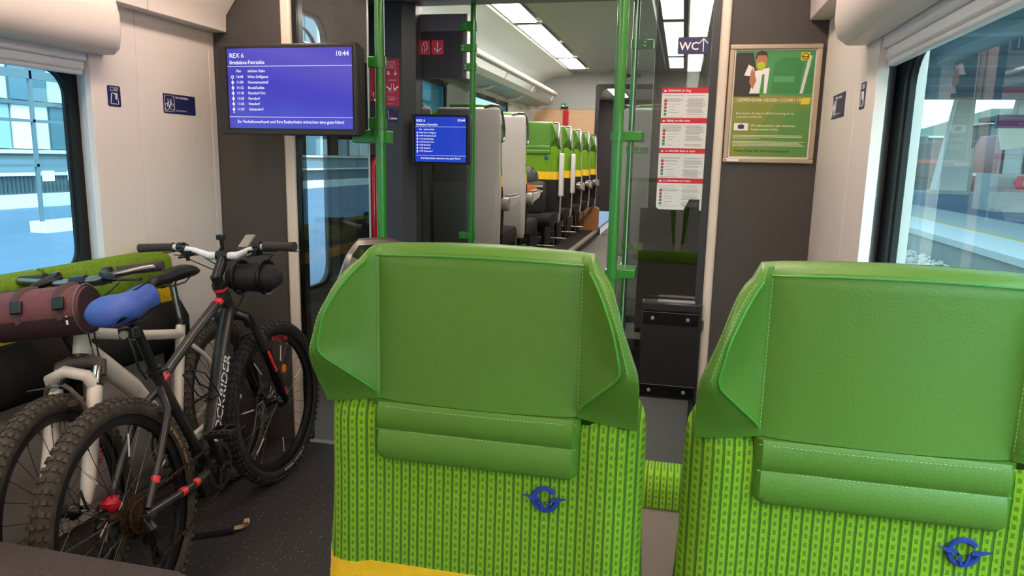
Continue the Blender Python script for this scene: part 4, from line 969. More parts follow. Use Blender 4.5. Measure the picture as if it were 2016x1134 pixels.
# accessories of the black bicycle
bp = V((-.155, .79, 1.03)); MB(MsA).lathe([(0, .018), (.014, .016), (.021, .006), (.022, -.004), (.019, -.010), (0, -.012)], bp, (0, -.2, 1), 20).cyl(bp-V((0, 0, .03)), bp-V((0, 0, .01)), .007, n=8).build('bell', BLACKG, hbA, smooth=50)
m = MB(MsA); m.obx((.085, .83, 1.065), V((1, 0, 0)), V((0, .8, .55)), V((0, -.55, .8)), .05, .085, .010); dp = m.build('cycle_computer', mat('computer_case', '3c3a36', .4), hbA, bevel=.004)
m = MB(MsA); m.obx((.085, .8265, 1.0705), V((1, 0, 0)), V((0, .8, .55)), V((0, -.55, .8)), .040, .070, .002); m.build('display', mat('lcd', '8d8c80', .3), dp)
MB(MsA).tube([(.03, .80, 1.01), (.06, .80, 1.03), (.085, .82, 1.052)], .006, 6).build('computer_mount', BLKP, hbA)
MB(MsA).tube([(-.02, .79, 1.02), (-.005, .80, 1.05), (.0, .79, 1.085)], .008, 8).obx((.0, .79, 1.09), XA, YA, ZA, .03, .02, .02).build('light_bracket', BLKP, hbA, bevel=.003)
lp = V((0, .178, .862)); MB(MA).obx(lp, XA, YA, ZA, .05, .035, .035).cyl(lp+V((.0, -.02, 0)), lp+V((0, -.026, 0)), .016, n=16).build('rear_light', mat('light_case', '2e2a28', .3), bkA, bevel=.006)
MB(MA).cyl(lp+V((0, -.026, 0)), lp+V((0, -.029, 0)), .013, n=16).build('rear_reflector', mat('clear_reflector', 'a89c8c', .25), bkA)
# bottle cage on the down tube
q = MB(MA); q.tube([(0, .56, .52), (.04, .55, .54), (.042, .48, .64), (0, .47, .66), (-.042, .48, .64), (-.04, .55, .54), (0, .56, .52)], .0028, 6); q.tube([(0, .59, .54), (0, .50, .60), (0, .47, .66)], .003, 6); q.build('bottle_cage', BLKP, bkA)
# blue gel cover pulled over the saddle
rings = []
for dy, w, h, dz in [(a*.92, b*1.0, c*1.12, d) for a, b, c, d in ((-.150, .020, .014, -.010), (-.142, .052, .032, -.004), (-.10, .078, .047, .004), (-.05, .074, .048, .004), (.0, .056, .044, .0), (.05, .042, .042, .006), (.09, .040, .046, .014), (.13, .034, .044, .012), (.155, .018, .026, .0), (.160, .006, .012, -.006))]:
    rings.append([((w*(1+.10*math.sin(5*q+dy*40)*(math.sin(q) < -.5)))*math.cos(q), .195+dy, .938+dz+(h*.95 if math.sin(q) > 0 else h*.85)*math.sin(q)-.006*math.exp(-(math.cos(q)/.25)**2)*(math.sin(q) > 0)) for q in [2*PI*i/24 for i in range(24)]])
MB(MA).loft(rings).build('saddle_cover', mat('blue_gel_cloth', '3f5fb4', .55, bump=.3, bscale=60, var=.08, vscale=20), bkA, smooth=70, sub=1, label='blue padded gel saddle cover')
MB(MA).tube([(0, .16, .88), (.02, .15, .82), (.015, .17, .75), (.02, .19, .71)], .004, 6).build('drawstring', BLKP, bkA)
# black bag under the handlebar of the black bicycle
hb_ = thing('handlebar_bag', 'black rolled bag strapped beneath the white handlebar of the black bike', 'bag', (-1.483, 1.655, 0))
rings = []
for x, r_ in ((-.02, .01), (-.018, .045), (.02, .055), (.10, .058), (.17, .052), (.20, .035), (.205, .01)):
    rings.append([(x, .845+r_*1.1*math.cos(q), .925+r_*math.sin(q)+.004*math.sin(3*q+x*30)) for q in [2*PI*i/16 for i in range(16)]])
MB(MsA).loft(rings).build('bag_body', mat('black_bag_cloth', '1b191a', .7, bump=.5, bscale=200), hb_, smooth=70, sub=1)
for x in (.03, .14): MB(MsA).tube([(x, .845+.063*math.cos(q), .925+.063*math.sin(q)) for q in [2*PI*i/16 for i in range(16)]], .005, 6, closed=True, flat=2.4).build('strap', BLACK, hb_)

# ---------------- white bicycle, facing the camera, next to the wall
a9 = math.radians(9); fB = V((-math.sin(a9), math.cos(a9), 0)); oB = V((-1.66, 1.64, 0))+fB*1.04
specB = dict(rev=True, lt=.17, brace_r=.019, head_low=(.805, .765), head_top=(.755, .865), bar=(.735, .995), bb=(.42, .312), saddle=(.20, .955), post_low=(.212, .735), crank=200, bar_w=.25,
    paint=FWHT, fork=FORKD, stanch=CHROME, lower=FWHT, brace=FWHT, barm=STEEL, tyre=TYRE, knob=KNOB, tyre2=TYRE, knob2=KNOB, disc=False, postm=STEEL, post_r=.014, ringm=STEEL, pedalm=mat('worn_alloy', 'cfcac2', .4, metal=.3),
    lever=BLKP,
    tubes=[(ya((.805, .765), (.755, .865)), .026, 1), (ya((.765, .835), (.50, .76), (.235, .700)), .019, 1), (ya((.79, .79), (.60, .60), (.43, .33)), [.031, .033, .029], 1), (ya((.212, .74), (.42, .312)), .0185, 1),
           ([(0, .235, .69), (.045, .18, .60), (.062, .02, .365)], .009, 1), ([(0, .235, .69), (-.045, .18, .60), (-.062, .02, .365)], .009, 1),
           ([(.03, .39, .315), (.065, .0, .352)], .011, 1), ([(-.03, .39, .315), (-.065, .0, .352)], .011, 1)])
bkB, MBm, MsB, frB, rwB, fwB, fkB, hbB = build_bike('mountain_bike', 'white mountain bike facing the camera, between the black bike and the wall', tuple(oB), 9, 10, 6, specB)
# rim brake arms
for s in (-1, 1):
    MB(MsB).tube([(s*.062, .93, .60), (s*.055, .94, .66), (s*.035, .95, .70), (s*.02, .955, .715)], .007, 7).obx((s*.035, .935, .655), XA, YA, ZA, .02, .055, .014).build('brake_arm', FORKD, fkB, smooth=40)
MB(MsB).tube([(-.03, .952, .712), (.09, .952, .706)], .0025, 5).build('brake_cable', STEEL, fkB)
m = MB(MsB); pB0 = V((-.0845, .93, .545)); pB1 = V((-.0845, 1.0, .40)); dd = (pB1-pB0).normalized()
MB(MsB).text('ROCK', .034, pB0+V((0, 0, 0)), dd, dd.cross(XA), bold=True).build('fork_lettering', mat('dark_red_print', '9c1f33', .5), fkB, smooth=0)
MB(MBm).cyl((0, .43, .50), (0, .425, .50), .02).build('decal', BLKP, frB)
# maroon handlebar bag
mb_ = thing('handlebar_bag', 'maroon barrel-shaped handlebar bag hanging on the white bike', 'bag', tuple(oB))
BAG = mat('maroon_cordura', '6e3f43', .75, bump=.5, bscale=350, var=.12, vscale=20); BAGD = mat('dark_maroon_cordura', '40262c', .75, bump=.5, bscale=350)
cyb, czb = .845, .922
def sect(r_, k=16): return [(cyb+r_*math.cos(q)*(1.0 if math.cos(q) > 0 else .8), czb+r_*math.sin(q)*.92) for q in [2*PI*i/k for i in range(k)]]
L0, L1 = -.085, .195
up_p = [(x, [(y, z) for y, z in sect(r_)]) for x, r_ in ((L0, .070), (L0+.008, .080), (L0+.03, .083), (0, .084), (L1-.03, .083), (L1-.008, .080), (L1, .070))]
M_ = MB(MsB); M_.loft([[(x, y, z) for y, z in s_] for x, s_ in up_p]); b_ = M_.build('bag_body', BAG, mb_, smooth=60, bevel=.0)
low = MB(MsB); n_ = 16
low.loft([[(x, cyb+.086*math.cos(q)*(1.0 if math.cos(q) > 0 else .8), czb+.086*math.sin(q)*.92) for q in [PI+.1+(PI-.2)*i/12 for i in range(13)]] for x in (L0+.006, 0, L1-.006)], closed=False, cap=False)
low.build('lower_panel', BAGD, b_, smooth=60)
for x in (L0-.001, L1+.001): MB(MsB).lathe([(0, 0), (.066, 0), (.068, .001)], (x, cyb, czb), (1 if x > 0 else -1, 0, 0), 20).build('end_panel', BAGD, b_)
for x in (L0+.006, L1-.006): MB(MsB).tube([(x, cyb+.0835*math.cos(q)*(1.0 if math.cos(q) > 0 else .8), czb+.0835*math.sin(q)*.92) for q in [2*PI*i/24 for i in range(24)]], .0028, 6, closed=True).build('piping', mat('grey_piping', '6a6168', .6), b_)
for x in (-.04, .085):
    MB(MsB).tube([(x+.012*math.sin(q*2), cyb+.086*math.cos(q)*(1.0 if math.cos(q) > 0 else .8), czb+.086*math.sin(q)*.92) for q in [math.radians(d_) for d_ in range(-10, 111, 10)]], .0035, 6, flat=3.6).build('strap', mat('dark_webbing', '4a3434', .8), mb_)
    MB(MsB).obx((x, cyb+.083, czb+.035), XA, V((0, -.35, .94)), V((0, .94, .35)), .034, .04, .012).build('buckle', BLKP, mb_, bevel=.004)
MB(MsB).obx((L0+.03, cyb+.082, czb-.018), XA, V((0, -.1, 1)), V((0, 1, .1)), .006, .028, .002).build('label_tab', WPRINT, mb_)
# front reflector hanging on a thin cable
# strap lying on the floor
fs_ = thing('floor_strap', 'black strap with beige end lying on the floor beside the bikes', 'strap', (-1.6, 2.19, 0))
MB().add([(-.10, -.055, .001), (-.088, -.085, .001), (.05, -.0, .001), (.04, .03, .001), (-.10, -.055, .006), (-.088, -.085, .006), (.05, -.0, .012), (.04, .03, .012)], [(0, 3, 2, 1), (4, 5, 6, 7), (0, 1, 5, 4), (1, 2, 6, 5), (2, 3, 7, 6), (3, 0, 4, 7)]).build('webbing', BLACK, fs_)
MB().loft([[(x*.87-y*.5, x*.5+y*.87, z) for y, z in ((-.014, h), (.014, h), (.014, h+.003), (-.014, h+.003))] for x, h in ((.045, .012), (.07, .014), (.09, .022), (.10, .032), (.095, .038), (.08, .036))]).build('strap_end', mat('beige_tab', 'b89a78', .7), fs_)

# red hub strap on the black bike and red derailleur cover on the white one
rng_ = random.Random(3)
def rag(nm, M_, c, r, par):
    rings = []
    for i in range(7):
        a = PI*i/6; rings.append([(c[0]+r*math.cos(a)*.9, c[1]+r*math.sin(a)*math.cos(q)*rng_.uniform(.8, 1.15), c[2]+r*math.sin(a)*math.sin(q)*rng_.uniform(.8, 1.15)) for q in [2*PI*k/9 for k in range(9)]])
    MB(M_).loft(rings).build(nm, mat('red_cloth', 'd02030', .5), par, smooth=0)
rag('red_hub_cloth', MA, (-.03, .0, .395), .026, rwA)
rag('red_hub_cloth', MBm, (-.05, .02, .37), .026, rwB)
# ================================================================== POLES, MONITORS, SIGNS
def screw(mb, p, r=.006): mb.cyl(V(p), V(p)+V((0, -.004, 0)), r, r*.7, n=10)
def pole(x, y, z0, z1, r, lab, clamps, name='grab_pole', gy=None):
    t = thing(name, lab, 'pole', (x, y, z0))
    MB().cyl((0, 0, 0), (0, 0, z1-z0), r, n=20).build('tube', GREENP, t, smooth=40)
    for (za, zb, xa, xb, ya_, yb_, scr) in clamps:
        c = MB().bx(xa-x, xb-x, ya_-y, yb_-y, za-z0, zb-z0); o = c.build('bracket', GREENP, t, bevel=.003)
        MB().cyl((0, 0, za-z0), (0, 0, zb-z0), r+.006, n=20).build('collar', GREENP, t, smooth=40)
        if scr:
            for k in (.3, .7):
                m = MB(); screw(m, (scr-x, ya_-y, za-z0+(zb-za)*k)); m.build('screw', SCREW, o)
    return t
P1 = pole(-1.262, 2.93, 0, 2.3, .0205, 'green pole left of the doorway that carries the large monitor', [(1.765, 1.81, -1.31, -1.262, 2.915, 2.945, 0), (1.515, 1.56, -1.31, -1.262, 2.915, 2.945, 0), (1.455, 1.51, -1.395, -1.262, 2.93, 3.07, 0)])
P3 = pole(-.258, 2.93, 0, 2.3, .0215, 'thick green pole in front of the right glass screen', [(1.48, 1.517, -.258, -.165, 2.93, 3.075, 0), (.93, .966, -.258, -.165, 2.93, 3.075, 0)])
P2 = pole(-1.320, 4.52, ZP-.09, 2.62, .0195, 'slim green pole behind the small monitor at the saloon entrance', [(2.18, 2.235, -1.40, -1.32, 4.50, 4.545, -1.365), (2.055, 2.10, -1.40, -1.32, 4.50, 4.545, -1.38), (1.94, 1.985, -1.37, -1.32, 4.50, 4.545, -1.365), (.88, .925, -1.40, -1.32, 4.50, 4.545, -1.365)])
P4 = pole(-.318, 4.52, ZAI, 2.62, .0195, 'slim green pole at the saloon entrance, seen through the right glass', [(2.06, 2.11, -.318, -.21, 4.50, 4.545, -.26), (1.45, 1.49, -.318, -.21, 4.50, 4.545, -.26), (.86, .90, -.318, -.21, 4.50, 4.545, -.26)])

def screen_mat(name, col, st):
    m = mat(name, '05050a', .12, spec=.6, emit=col, es=st); return m
SCR1 = screen_mat('monitor_blue_large', '4a46c8', .9); SCR2 = screen_mat('monitor_blue_small', '2846c8', .9)
TXT = emat('screen_text', 'f4f4ff', 1.0); TEAL = emat('screen_teal', '3fbf9a', .8)
def monitor(name, lab, x0, x1, z0, z1, Y, dep, sx0, sx1, sz0, sz1, scr, footer):
    t = thing(name, lab, 'monitor', ((x0+x1)/2, Y, z0)); ox, oz = (x0+x1)/2, z0
    MB().bx(x0-ox, x1-ox, 0, dep*.45, 0, z1-oz).build('bezel', mat('monitor_bezel', '2b2825', .45), t, bevel=.006)
    MB().bx(x0+.012-ox, x1-ox-.003, dep*.45, dep, .008, z1-oz-.008).build('housing', mat('monitor_housing', '37332f', .45), t, bevel=.008)
    MB().bx(sx0-.008-ox, sx1+.006-ox, -.001, .001, sz0-.006-oz, sz1+.006-oz).build('black_mask', BLACKG, t)
    s = MB().bx(sx0-ox, sx1-ox, -.0022, -.001, sz0-oz, sz1-oz).build('screen', scr, t)
    Wd, Hd = sx1-sx0, sz1-sz0; k = Hd/.319; yT = -.0032
    P = lambda fx, fy: (sx0-ox+fx*Wd, yT, sz1-oz-fy*Hd)
    class LT:
        def text(self, *a, **kw): MB().text(*a, **kw).build('display_text', TXT, s, smooth=0)
        def build(self, *a, **kw): pass
    m = LT()
    m.text('REX 6', .026*k, P(.02, .115), bold=True); m.text('10:44', .027*k, P(.98, .105), align='RIGHT', bold=True)
    m.text('Bratislava-Petrzalka', .0205*k, P(.02, .195), bold=True)
    m.text('Plan', .0145*k, P(.07, .295), bold=True, ay=(.2, 0, 1)); m.text('nächste Halte', .0145*k, P(.165, .295), bold=True, ay=(.2, 0, 1))
    rows = ('10:48', 'Wien Grillgasse'), ('11:00', 'Gramatneusiedl'), ('11:12', 'Bruck/Leitha'), ('11:18', 'Parndorf Ort'), ('11:20', 'Parndorf'), ('11:25', 'Neudorf'), ('11:29', 'Gattendorf')
    for i, (a, b) in enumerate(rows):
        m.text(a, .0148*k, P(.07, .368+i*.068), bold=True); m.text(b, .0148*k, P(.165, .368+i*.068), bold=True)
    m.text(footer, .0172*k, P(.5, .935), align='CENTER', bold=True)
    m.build('display_text', TXT, s, smooth=0)
    m = MB()
    for fy in (.222, .858): a = P(0, fy); m.bx(a[0], a[0]+Wd, yT, yT+.0005, a[2]-.0009*k, a[2]+.0009*k)
    a = P(.04, .36); b = P(.04, .80); m.bx(a[0]-.0008*k, a[0]+.0008*k, yT, yT+.0005, b[2], a[2])
    for i in range(1, 7): c = V(P(.04, .355+i*.068)); m.cyl(c, c+V((0, -.0006, 0)), .0058*k, n=14)
    c = V(P(.04, .80)); m.cyl(c, c+V((0, -.0006, 0)), .003*k, n=10); c = V(P(.04, .355)); m.cyl(c, c+V((0, -.0004, 0)), .0068*k, n=14)
    m.build('route_line', TXT, s, smooth=0)
    c = V(P(.04, .355)); MB().cyl(c+V((0, -.0005, 0)), c+V((0, -.001, 0)), .0045*k, n=14).build('current_stop', TEAL, s, smooth=0)
    return t
monitor('info_monitor', 'large blue passenger information monitor on the left green pole', -1.932, -1.295, 1.478, 1.846, 2.78, .085, -1.880, -1.317, 1.506, 1.828, SCR1, 'Ihr Verkehrsverbund und Ihre Raaberbahn wünschen eine gute Fahrt!')
monitor('info_monitor', 'small blue passenger information monitor further back in the doorway', -1.668, -1.287, 1.357, 1.664, 4.35, .07, -1.640, -1.310, 1.372, 1.648, SCR2, 'Die Raaberbahn wünschen eine gute Fahrt!')

def sticker(name, lab, cat, o, ax, w, h, m, r=.004):
    """rounded thin plate: o is its lower left corner as the reader sees it"""
    t = thing(name, lab, cat, o); ax = V(ax)
    MB().prism(rrect(0, w, 0, h, r, 3), (0, 0, 0), ax, ZA, .0012).build('plate', m, t)
    return t, (lambda fx, fz, d=.002: V((0, 0, 0))+ax*(fx*w)+ZA*(fz*h)+ax.cross(ZA)*d)
def ring_line(mb, c, r, ax, th=.0011, a0=0, a1=360, n=18):
    ax = V(ax); mb.tube([c+ax*r*math.cos(math.radians(a0+(a1-a0)*i/n))+ZA*r*math.sin(math.radians(a0+(a1-a0)*i/n)) for i in range(n+1)], th, 4)
def ln(mb, pts, th=.0011): mb.tube(pts, th, 4)
for side, ax, y0, yb, X in (('left', (0, 1, 0), 2.407, 2.713, XL+.0), ('right', (0, -1, 0), 2.430, 2.852, XR-.0)):
    t, q = sticker('armrest_table_sticker', 'small upright navy sticker with white seat symbol on the %s wall near the window' % side, 'sticker', (X, y0, 1.568), ax, .066, .078, NAVY, .006)
    m = MB(); ln(m, [q(.22, .12), q(.2, .2), q(.3, .58), q(.3, .64), q(.72, .64), q(.72, .58), q(.8, .2), q(.78, .12), q(.22, .12)], .0013); m.text('', .01, q(0, 0))
    ln(m, [q(.5, .6), q(.62, .6), q(.62, .35)], .0026)
    ln(m, [q(.2, .76), q(.45, .76), q(.45, .92), q(.2, .92), q(.2, .76)], .0007); ln(m, [q(.55, .76), q(.8, .76), q(.8, .92), q(.55, .92), q(.55, .76)], .0007); ln(m, [q(.60, .88), q(.68, .8), q(.76, .88)], .0012)
    m.build('symbol', WPRINT, t, smooth=0)
    t, q = sticker('bicycle_space_sticker', 'wide navy bicycle space sticker on the %s wall' % side, 'sticker', (X, yb, 1.562), ax, .208, .082, NAVY, .005)
    m = MB(); f = [q(a, b) for a, b in ((.04, .10), (.32, .10), (.32, .90), (.04, .90), (.04, .10))]; ln(m, f, .0010)
    w1, w2 = q(.105, .34), q(.255, .34); ring_line(m, w1, .0135, ax); ring_line(m, w2, .0135, ax)
    ln(m, [w1, q(.14, .62), q(.225, .62), w2]); ln(m, [q(.14, .62), q(.18, .34), q(.225, .62)]); ln(m, [w1, q(.18, .34)]); ln(m, [q(.215, .74), q(.235, .74), q(.225, .62)]); ln(m, [q(.12, .70), q(.155, .70)], .0016)
    m.text('Fahrradstellplatz', .0125, q(.37, .80), ax, ZA, bold=True); m.text('Hauszeit Plätze 2', .010, q(.37, .14), ax, ZA)
    m.build('symbol', WPRINT, t, smooth=0)
# navy sticker low on the left wall panel behind the white fork
t, q = sticker('bicycle_space_sticker', 'navy bicycle sticker low on the left wall, behind the white fork', 'sticker', (-2.105, 2.0, .578), (0, 1, 0), .235, .06, NAVY)
m = MB(); ring_line(m, q(.10, .4), .013, (0, 1, 0)); ring_line(m, q(.25, .4), .013, (0, 1, 0)); ln(m, [q(.1, .4), q(.15, .7), q(.22, .7), q(.25, .4)]); m.build('symbol', WPRINT, t, smooth=0)

# red stickers, emergency unit and bars at the vestibule column
Yc_ = YF-.161
t, q = sticker('door_release_notice', 'tall red emergency door notice on the dark column', 'notice', (-1.853, Yc_, 1.712), (1, 0, 0), .092, .29, REDS, .006)
m = MB()
m.text('Notausstieg', .0115, q(.12, .92), bold=True)
random.seed(2)
for fz in (.885, .86, .84, .82, .80, .555, .54, .30, .21, .17, .15, .13, .05): a = q(.12 if fz in (.885, .30, .05, .21) else .2, fz); w = random.uniform(.035, .06); m.bx(a.x, a.x+w, a.y, a.y+.0006, a.z, a.z+.0014)
m.prism([(0, 0), (.016, 0), (.016, .008), (.012, .022), (0, .024)], q(.14, .66), XA, ZA, .0004); m.lathe([(0, .0), (.009, 0), (.009, .0006), (0, .0006)], q(.72, .68), (0, -1, 0), 12); m.bx(q(.72, .7).x-.002, q(.72, .7).x+.002, q(0, 0).y, q(0, 0).y+.0005, q(0, .71).z, q(0, .76).z)
for s_ in (-1, 1):
    ln(m, [q(.5+s_*.08, .48), q(.5+s_*.08, .36)], .0016); m.prism([(0, 0), (s_*.03, .018), (s_*.034, .010), (s_*.018, 0), (s_*.012, -.012), (0, -.012)][::s_], q(.5+s_*.1, .37), XA, ZA, .0004)
m.build('print', WPRINT, t, smooth=0)
t, q = sticker('no_smoking_sticker', 'navy no-smoking sticker below the red notice on the dark column', 'sticker', (-1.842, Yc_, 1.615), (1, 0, 0), .07, .08, NAVY, .002)
m = MB(); a = q(.1, .2); m.bx(a.x, a.x+.058, a.y, a.y+.0006, a.z, a.z+.011); ln(m, [q(.1, .9), q(.06, .7), q(.14, .55), q(.08, .4)], .002); m.build('cigarette', WPRINT, t, smooth=0)
m = MB(); m.tube([q(-.02, -.02, .003), q(1.02, 1.05, .003)], .003, 4); m.build('red_bar', REDS, t, smooth=0)
e = thing('emergency_door_release', 'red emergency door handle box beside the left green pole', 'emergency handle', (-1.975, YF-.09, 1.74))
MB().bx(-.035, .036, -.018, 0, 0, .215).build('frame', RED, e, bevel=.006); MB().bx(-.03, .018, -.026, -.016, .03, .19).build('handle', mat('red_handle', 'e02038', .35), e, bevel=.006); MB().bx(.016, .022, -.028, -.016, .03, .065).build('latch', WPRINT, e); MB().cyl((.026, -.017, .015), (.026, -.020, .015), .006, n=10).build('screw', SCREW, e)
e = thing('door_control_box', 'grey door control box below the emergency handle', 'control box', (-1.975, YF-.09, 1.40))
MB().bx(-.05, .035, -.03, 0, .005, .125).build('case', mat('control_grey', '3d3c40', .45), e, bevel=.005); MB().cyl((-.03, -.031, .12), (-.03, -.045, .12), .018, n=14).build('lock', CHROME, e)
e = thing('door_grab_bar', 'red vertical grab bar beside the left green pole', 'grab bar', (-1.955, YF-.13, .55))
MB().tube([(0, .04, 0), (0, 0, .03), (0, 0, .80), (0, .04, .84)], .020, 12).build('bar', mat('red_bar_lacquer', 'd4122c', .3, coat=.5), e, smooth=50)
for nm, lab, x in (('extinguisher_sign', 'square red fire extinguisher sign on the overhead cabinet', -1.678), ('arrow_down_sign', 'square red sign with white down arrow on the overhead cabinet', -1.590)):
    t, q = sticker(nm, lab, 'sign', (x, YF-.041, 2.040), (1, 0, 0), .079, .087, REDS, .009)
    m = MB()
    if 'ext' in nm:
        ln(m, [q(.30, .12), q(.30, .60), q(.36, .68), q(.48, .68), q(.54, .60), q(.54, .12), q(.30, .12)], .0022); ln(m, [q(.42, .68), q(.46, .84), q(.6, .88), q(.72, .76), q(.76, .55), q(.66, .32), q(.6, .28)], .0028); ln(m, [q(.3, .5), q(.36, .3), q(.32, .2)], .002)
    else: ln(m, [q(.5, .88), q(.5, .2)], .0042); ln(m, [q(.22, .44), q(.5, .16), q(.78, .44)], .0040)
    m.build('symbol', WPRINT, t, smooth=0)

# WC sign and safety notice on the right glass screen
t, q = sticker('wc_sign', 'navy WC sign with white arrow on the right glass screen', 'sign', (-.048, YB-.002, 1.826), (1, 0, 0), .12, .065, NAVY, .006)
m = MB(); m.text('WC', .043, q(.05, .25), bold=True); ln(m, [q(.82, .12), q(.82, .88)], .0026); ln(m, [q(.68, .62), q(.82, .9), q(.96, .62)], .0026); m.build('symbol', WPRINT, t, smooth=0)
t = thing('safety_notice', 'tall white safety notice with red headings on the right glass screen', 'notice', (-.100, YB-.003, 1.207))
W_, H_ = .186, .488; q = lambda fx, fz, d=.002: V((fx*W_, -d, fz*H_))
MB().prism([(0, .01), (.01, 0), (W_*.60, 0), (W_*.72, .045), (W_*.94, .045), (W_*.94, 0), (W_, 0), (W_, H_-.006), (W_-.006, H_), (.006, H_), (0, H_-.006)], (0, 0, 0), XA, ZA, .001).build('sheet', mat('notice_paper', 'dfe5e4', .5), t)
hd = MB(); tx = MB(); wh = MB(); rd = MB(); gr = MB(); random.seed(4)
for i, (ttl) in enumerate(('Sicherheit im Zug', 'Safety on the train', 'La sécurité dans le train', 'La sicurezza sul treno')):
    zt = 1-i*.247-(.0 if i == 0 else -.004); a = q(0, zt-.04, .0014); MB().bx(a.x, a.x+W_, a.y, a.y+.0004, a.z, a.z+.0205).build('heading_band', mat('notice_red', 'cc2233', .5), t, smooth=0)
    wh.text(ttl, .0125, q(.13, zt-.028, .002), bold=True); b_ = q(.045, zt-.03, .002); wh.bx(b_.x, b_.x+.009, b_.y, b_.y+.0003, b_.z, b_.z+.006)
    zz_ = zt-.055
    for r_ in range(24):
        zz_ -= .0075
        if random.random() < .18: continue
        for c0, c1 in ((.05, .48), (.53, .95)):
            if 7 <= r_ <= 22 and c0 < .2:
                if r_ % 3: continue
                c0 = .17; c1 = .17+random.uniform(.08, .28)
            else: c1 -= random.uniform(0, .1); c0 += .03*(r_ % 5 > 1 and c0 > .4)
            a = q(c0, zz_, .0014); tx.bx(a.x, a.x+(c1-c0)*W_, a.y, a.y+.0003, a.z, a.z+.0011)
    for k_ in range(5):
        a = q(.06, zt-.105-k_*.027, .0016); MB().bx(a.x, a.x+.010, a.y, a.y+.0004, a.z-.004, a.z+.006).build('pictogram', mat('notice_green', '2a8a56', .5) if k_ > 2 else mat('notice_red2', 'b5303c', .5), t, smooth=0)
wh.build('heading_text', WPRINT, t, smooth=0); tx.build('body_text', mat('grey_print_dark', '6f7372', .6), t, smooth=0, kind='stuff')


# poster in its frame
PX0, PX1, PZ0, PZ1 = .154, .495, 1.405, 1.858
t = thing('framed_poster', 'framed green poster on the dark panel right of the doorway', 'poster', ((PX0+PX1)/2, YB, PZ0)); hw_ = (PX1-PX0)/2; hh = PZ1-PZ0
FR = mat('poster_frame', 'b9a890', .4, metal=.35)
for b_ in ((-hw_, hw_, 0, .018), (-hw_, hw_, hh-.018, hh), (-hw_, -hw_+.018, .018, hh-.018), (hw_-.018, hw_, .018, hh-.018)): MB().bx(b_[0], b_[1], -.018, 0, b_[2], b_[3]).build('frame_bar', FR, t, bevel=.003)
MB().bx(-hw_+.016, hw_-.016, -.008, 0, .014, hh-.014).build('backing', mat('poster_margin', 'e8e4d8', .5), t)
w0, w1, h0, h1 = -hw_+.024, hw_-.024, .024, hh-.022; Wd, Hd = w1-w0, h1-h0
q = lambda fx, fz, d=.0086: V((w0+fx*Wd, -d, h0+fz*Hd))
def patch(nm, pts, m, d): MB().prism([(fx*Wd, fz*Hd) for fx, fz in pts], q(0, 0, d), XA, ZA, .0001).build(nm, m, sheet)
sheet = MB().bx(w0, w1, -.0088, -.0078, h0, h1).build('printed_sheet', mat('poster_green', '6f9440', .35), t)
G1, G2, G3 = mat('poster_seat_green', '3c8a4c', .4), mat('poster_dark', '33302a', .4), mat('poster_olive', '93993a', .4)
patch('photo_area', [(0, .57), (1, .57), (1, 1), (0, 1)], mat('poster_photo_green', '4c9a58', .4), .0090)
patch('photo_dark', [(0, .57), (.34, .57), (.30, .74), (.22, .98), (0, .98)], G2, .0092)
patch('photo_seat', [(.48, .70), (.50, .88), (.58, .93), (.80, .93), (.86, .88), (.84, .70), (.84, .60), (.48, .60)], G1, .0093)
patch('photo_pad', [(.50, .705), (.76, .705), (.76, .76), (.50, .76)], mat('poster_seat_light', '58a868', .4), .0095)
patch('photo_seat', [(.88, .60), (1, .60), (1, .90), (.93, .80)], G1, .0093)
patch('photo_gap', [(.84, .60), (.88, .60), (.96, .95), (.92, .95)], mat('poster_grey_light', 'd8dcd8', .4), .0092)
SK = mat('poster_skin', 'b97a5c', .5)
patch('shirt', [(.20, .60), (.24, .72), (.22, .80), (.36, .83), (.44, .84), (.42, .60)], WPRINT, .0095); patch('sleeve', [(.12, .77), (.17, .87), (.24, .84), (.24, .76)], WPRINT, .0094)
patch('tie', [(.33, .60), (.35, .78), (.38, .78), (.385, .60)], mat('poster_tie', '3f9a4a', .4), .0097)
patch('face', [(.26, .85), (.26, .93), (.30, .97), (.37, .97), (.40, .93), (.39, .84), (.33, .81)], SK, .0097); patch('hair', [(.245, .92), (.26, .975), (.32, 1.0), (.39, .985), (.41, .93), (.38, .955), (.28, .955), (.265, .92)], G2, .0099)
patch('mask', [(.27, .88), (.33, .90), (.38, .88), (.375, .84), (.33, .81), (.28, .84)], mat('poster_mask', 'b4cc2c', .4), .0101)
patch('hand', [(.19, .70), (.20, .79), (.22, .85), (.235, .80), (.25, .84), (.26, .77), (.28, .72), (.24, .64)], SK, .0101)
patch('banner', [(0, .505), (1, .505), (1, .57), (0, .60)], G3, .0091); patch('banner_strip', [(0, .515), (.85, .515), (.85, .565), (0, .565)], mat('poster_banner', '9a8f4a', .4), .0093)
patch('yellow_tab', [(.86, .50), (.97, .50), (.99, .56), (.88, .56)], mat('poster_yellow', 'e8d42c', .4), .0096)
patch('left_wash', [(0, 0), (.12, .0), (.35, .25), (.55, .505), (0, .505)], mat('poster_wash', '86933a', .4), .0090)
patch('right_wash', [(.62, .02), (1, .02), (1, .45), (.70, .42), (.60, .2)], mat('poster_wash2', '5d9448', .4), .0090)
patch('logo_tile', [(.82, .905), (.93, .905), (.93, .98), (.82, .98)], mat('poster_yellow', 'e8d42c', .4), .0103)
m = MB(); ring_line(m, q(.875, .943, .0108), .0115, (1, 0, 0), .0018); ln(m, [q(.83, .945, .0108), q(.875, .935, .0108), q(.92, .945, .0108)], .0016); m.build('logo_mark', G2, sheet, smooth=0)
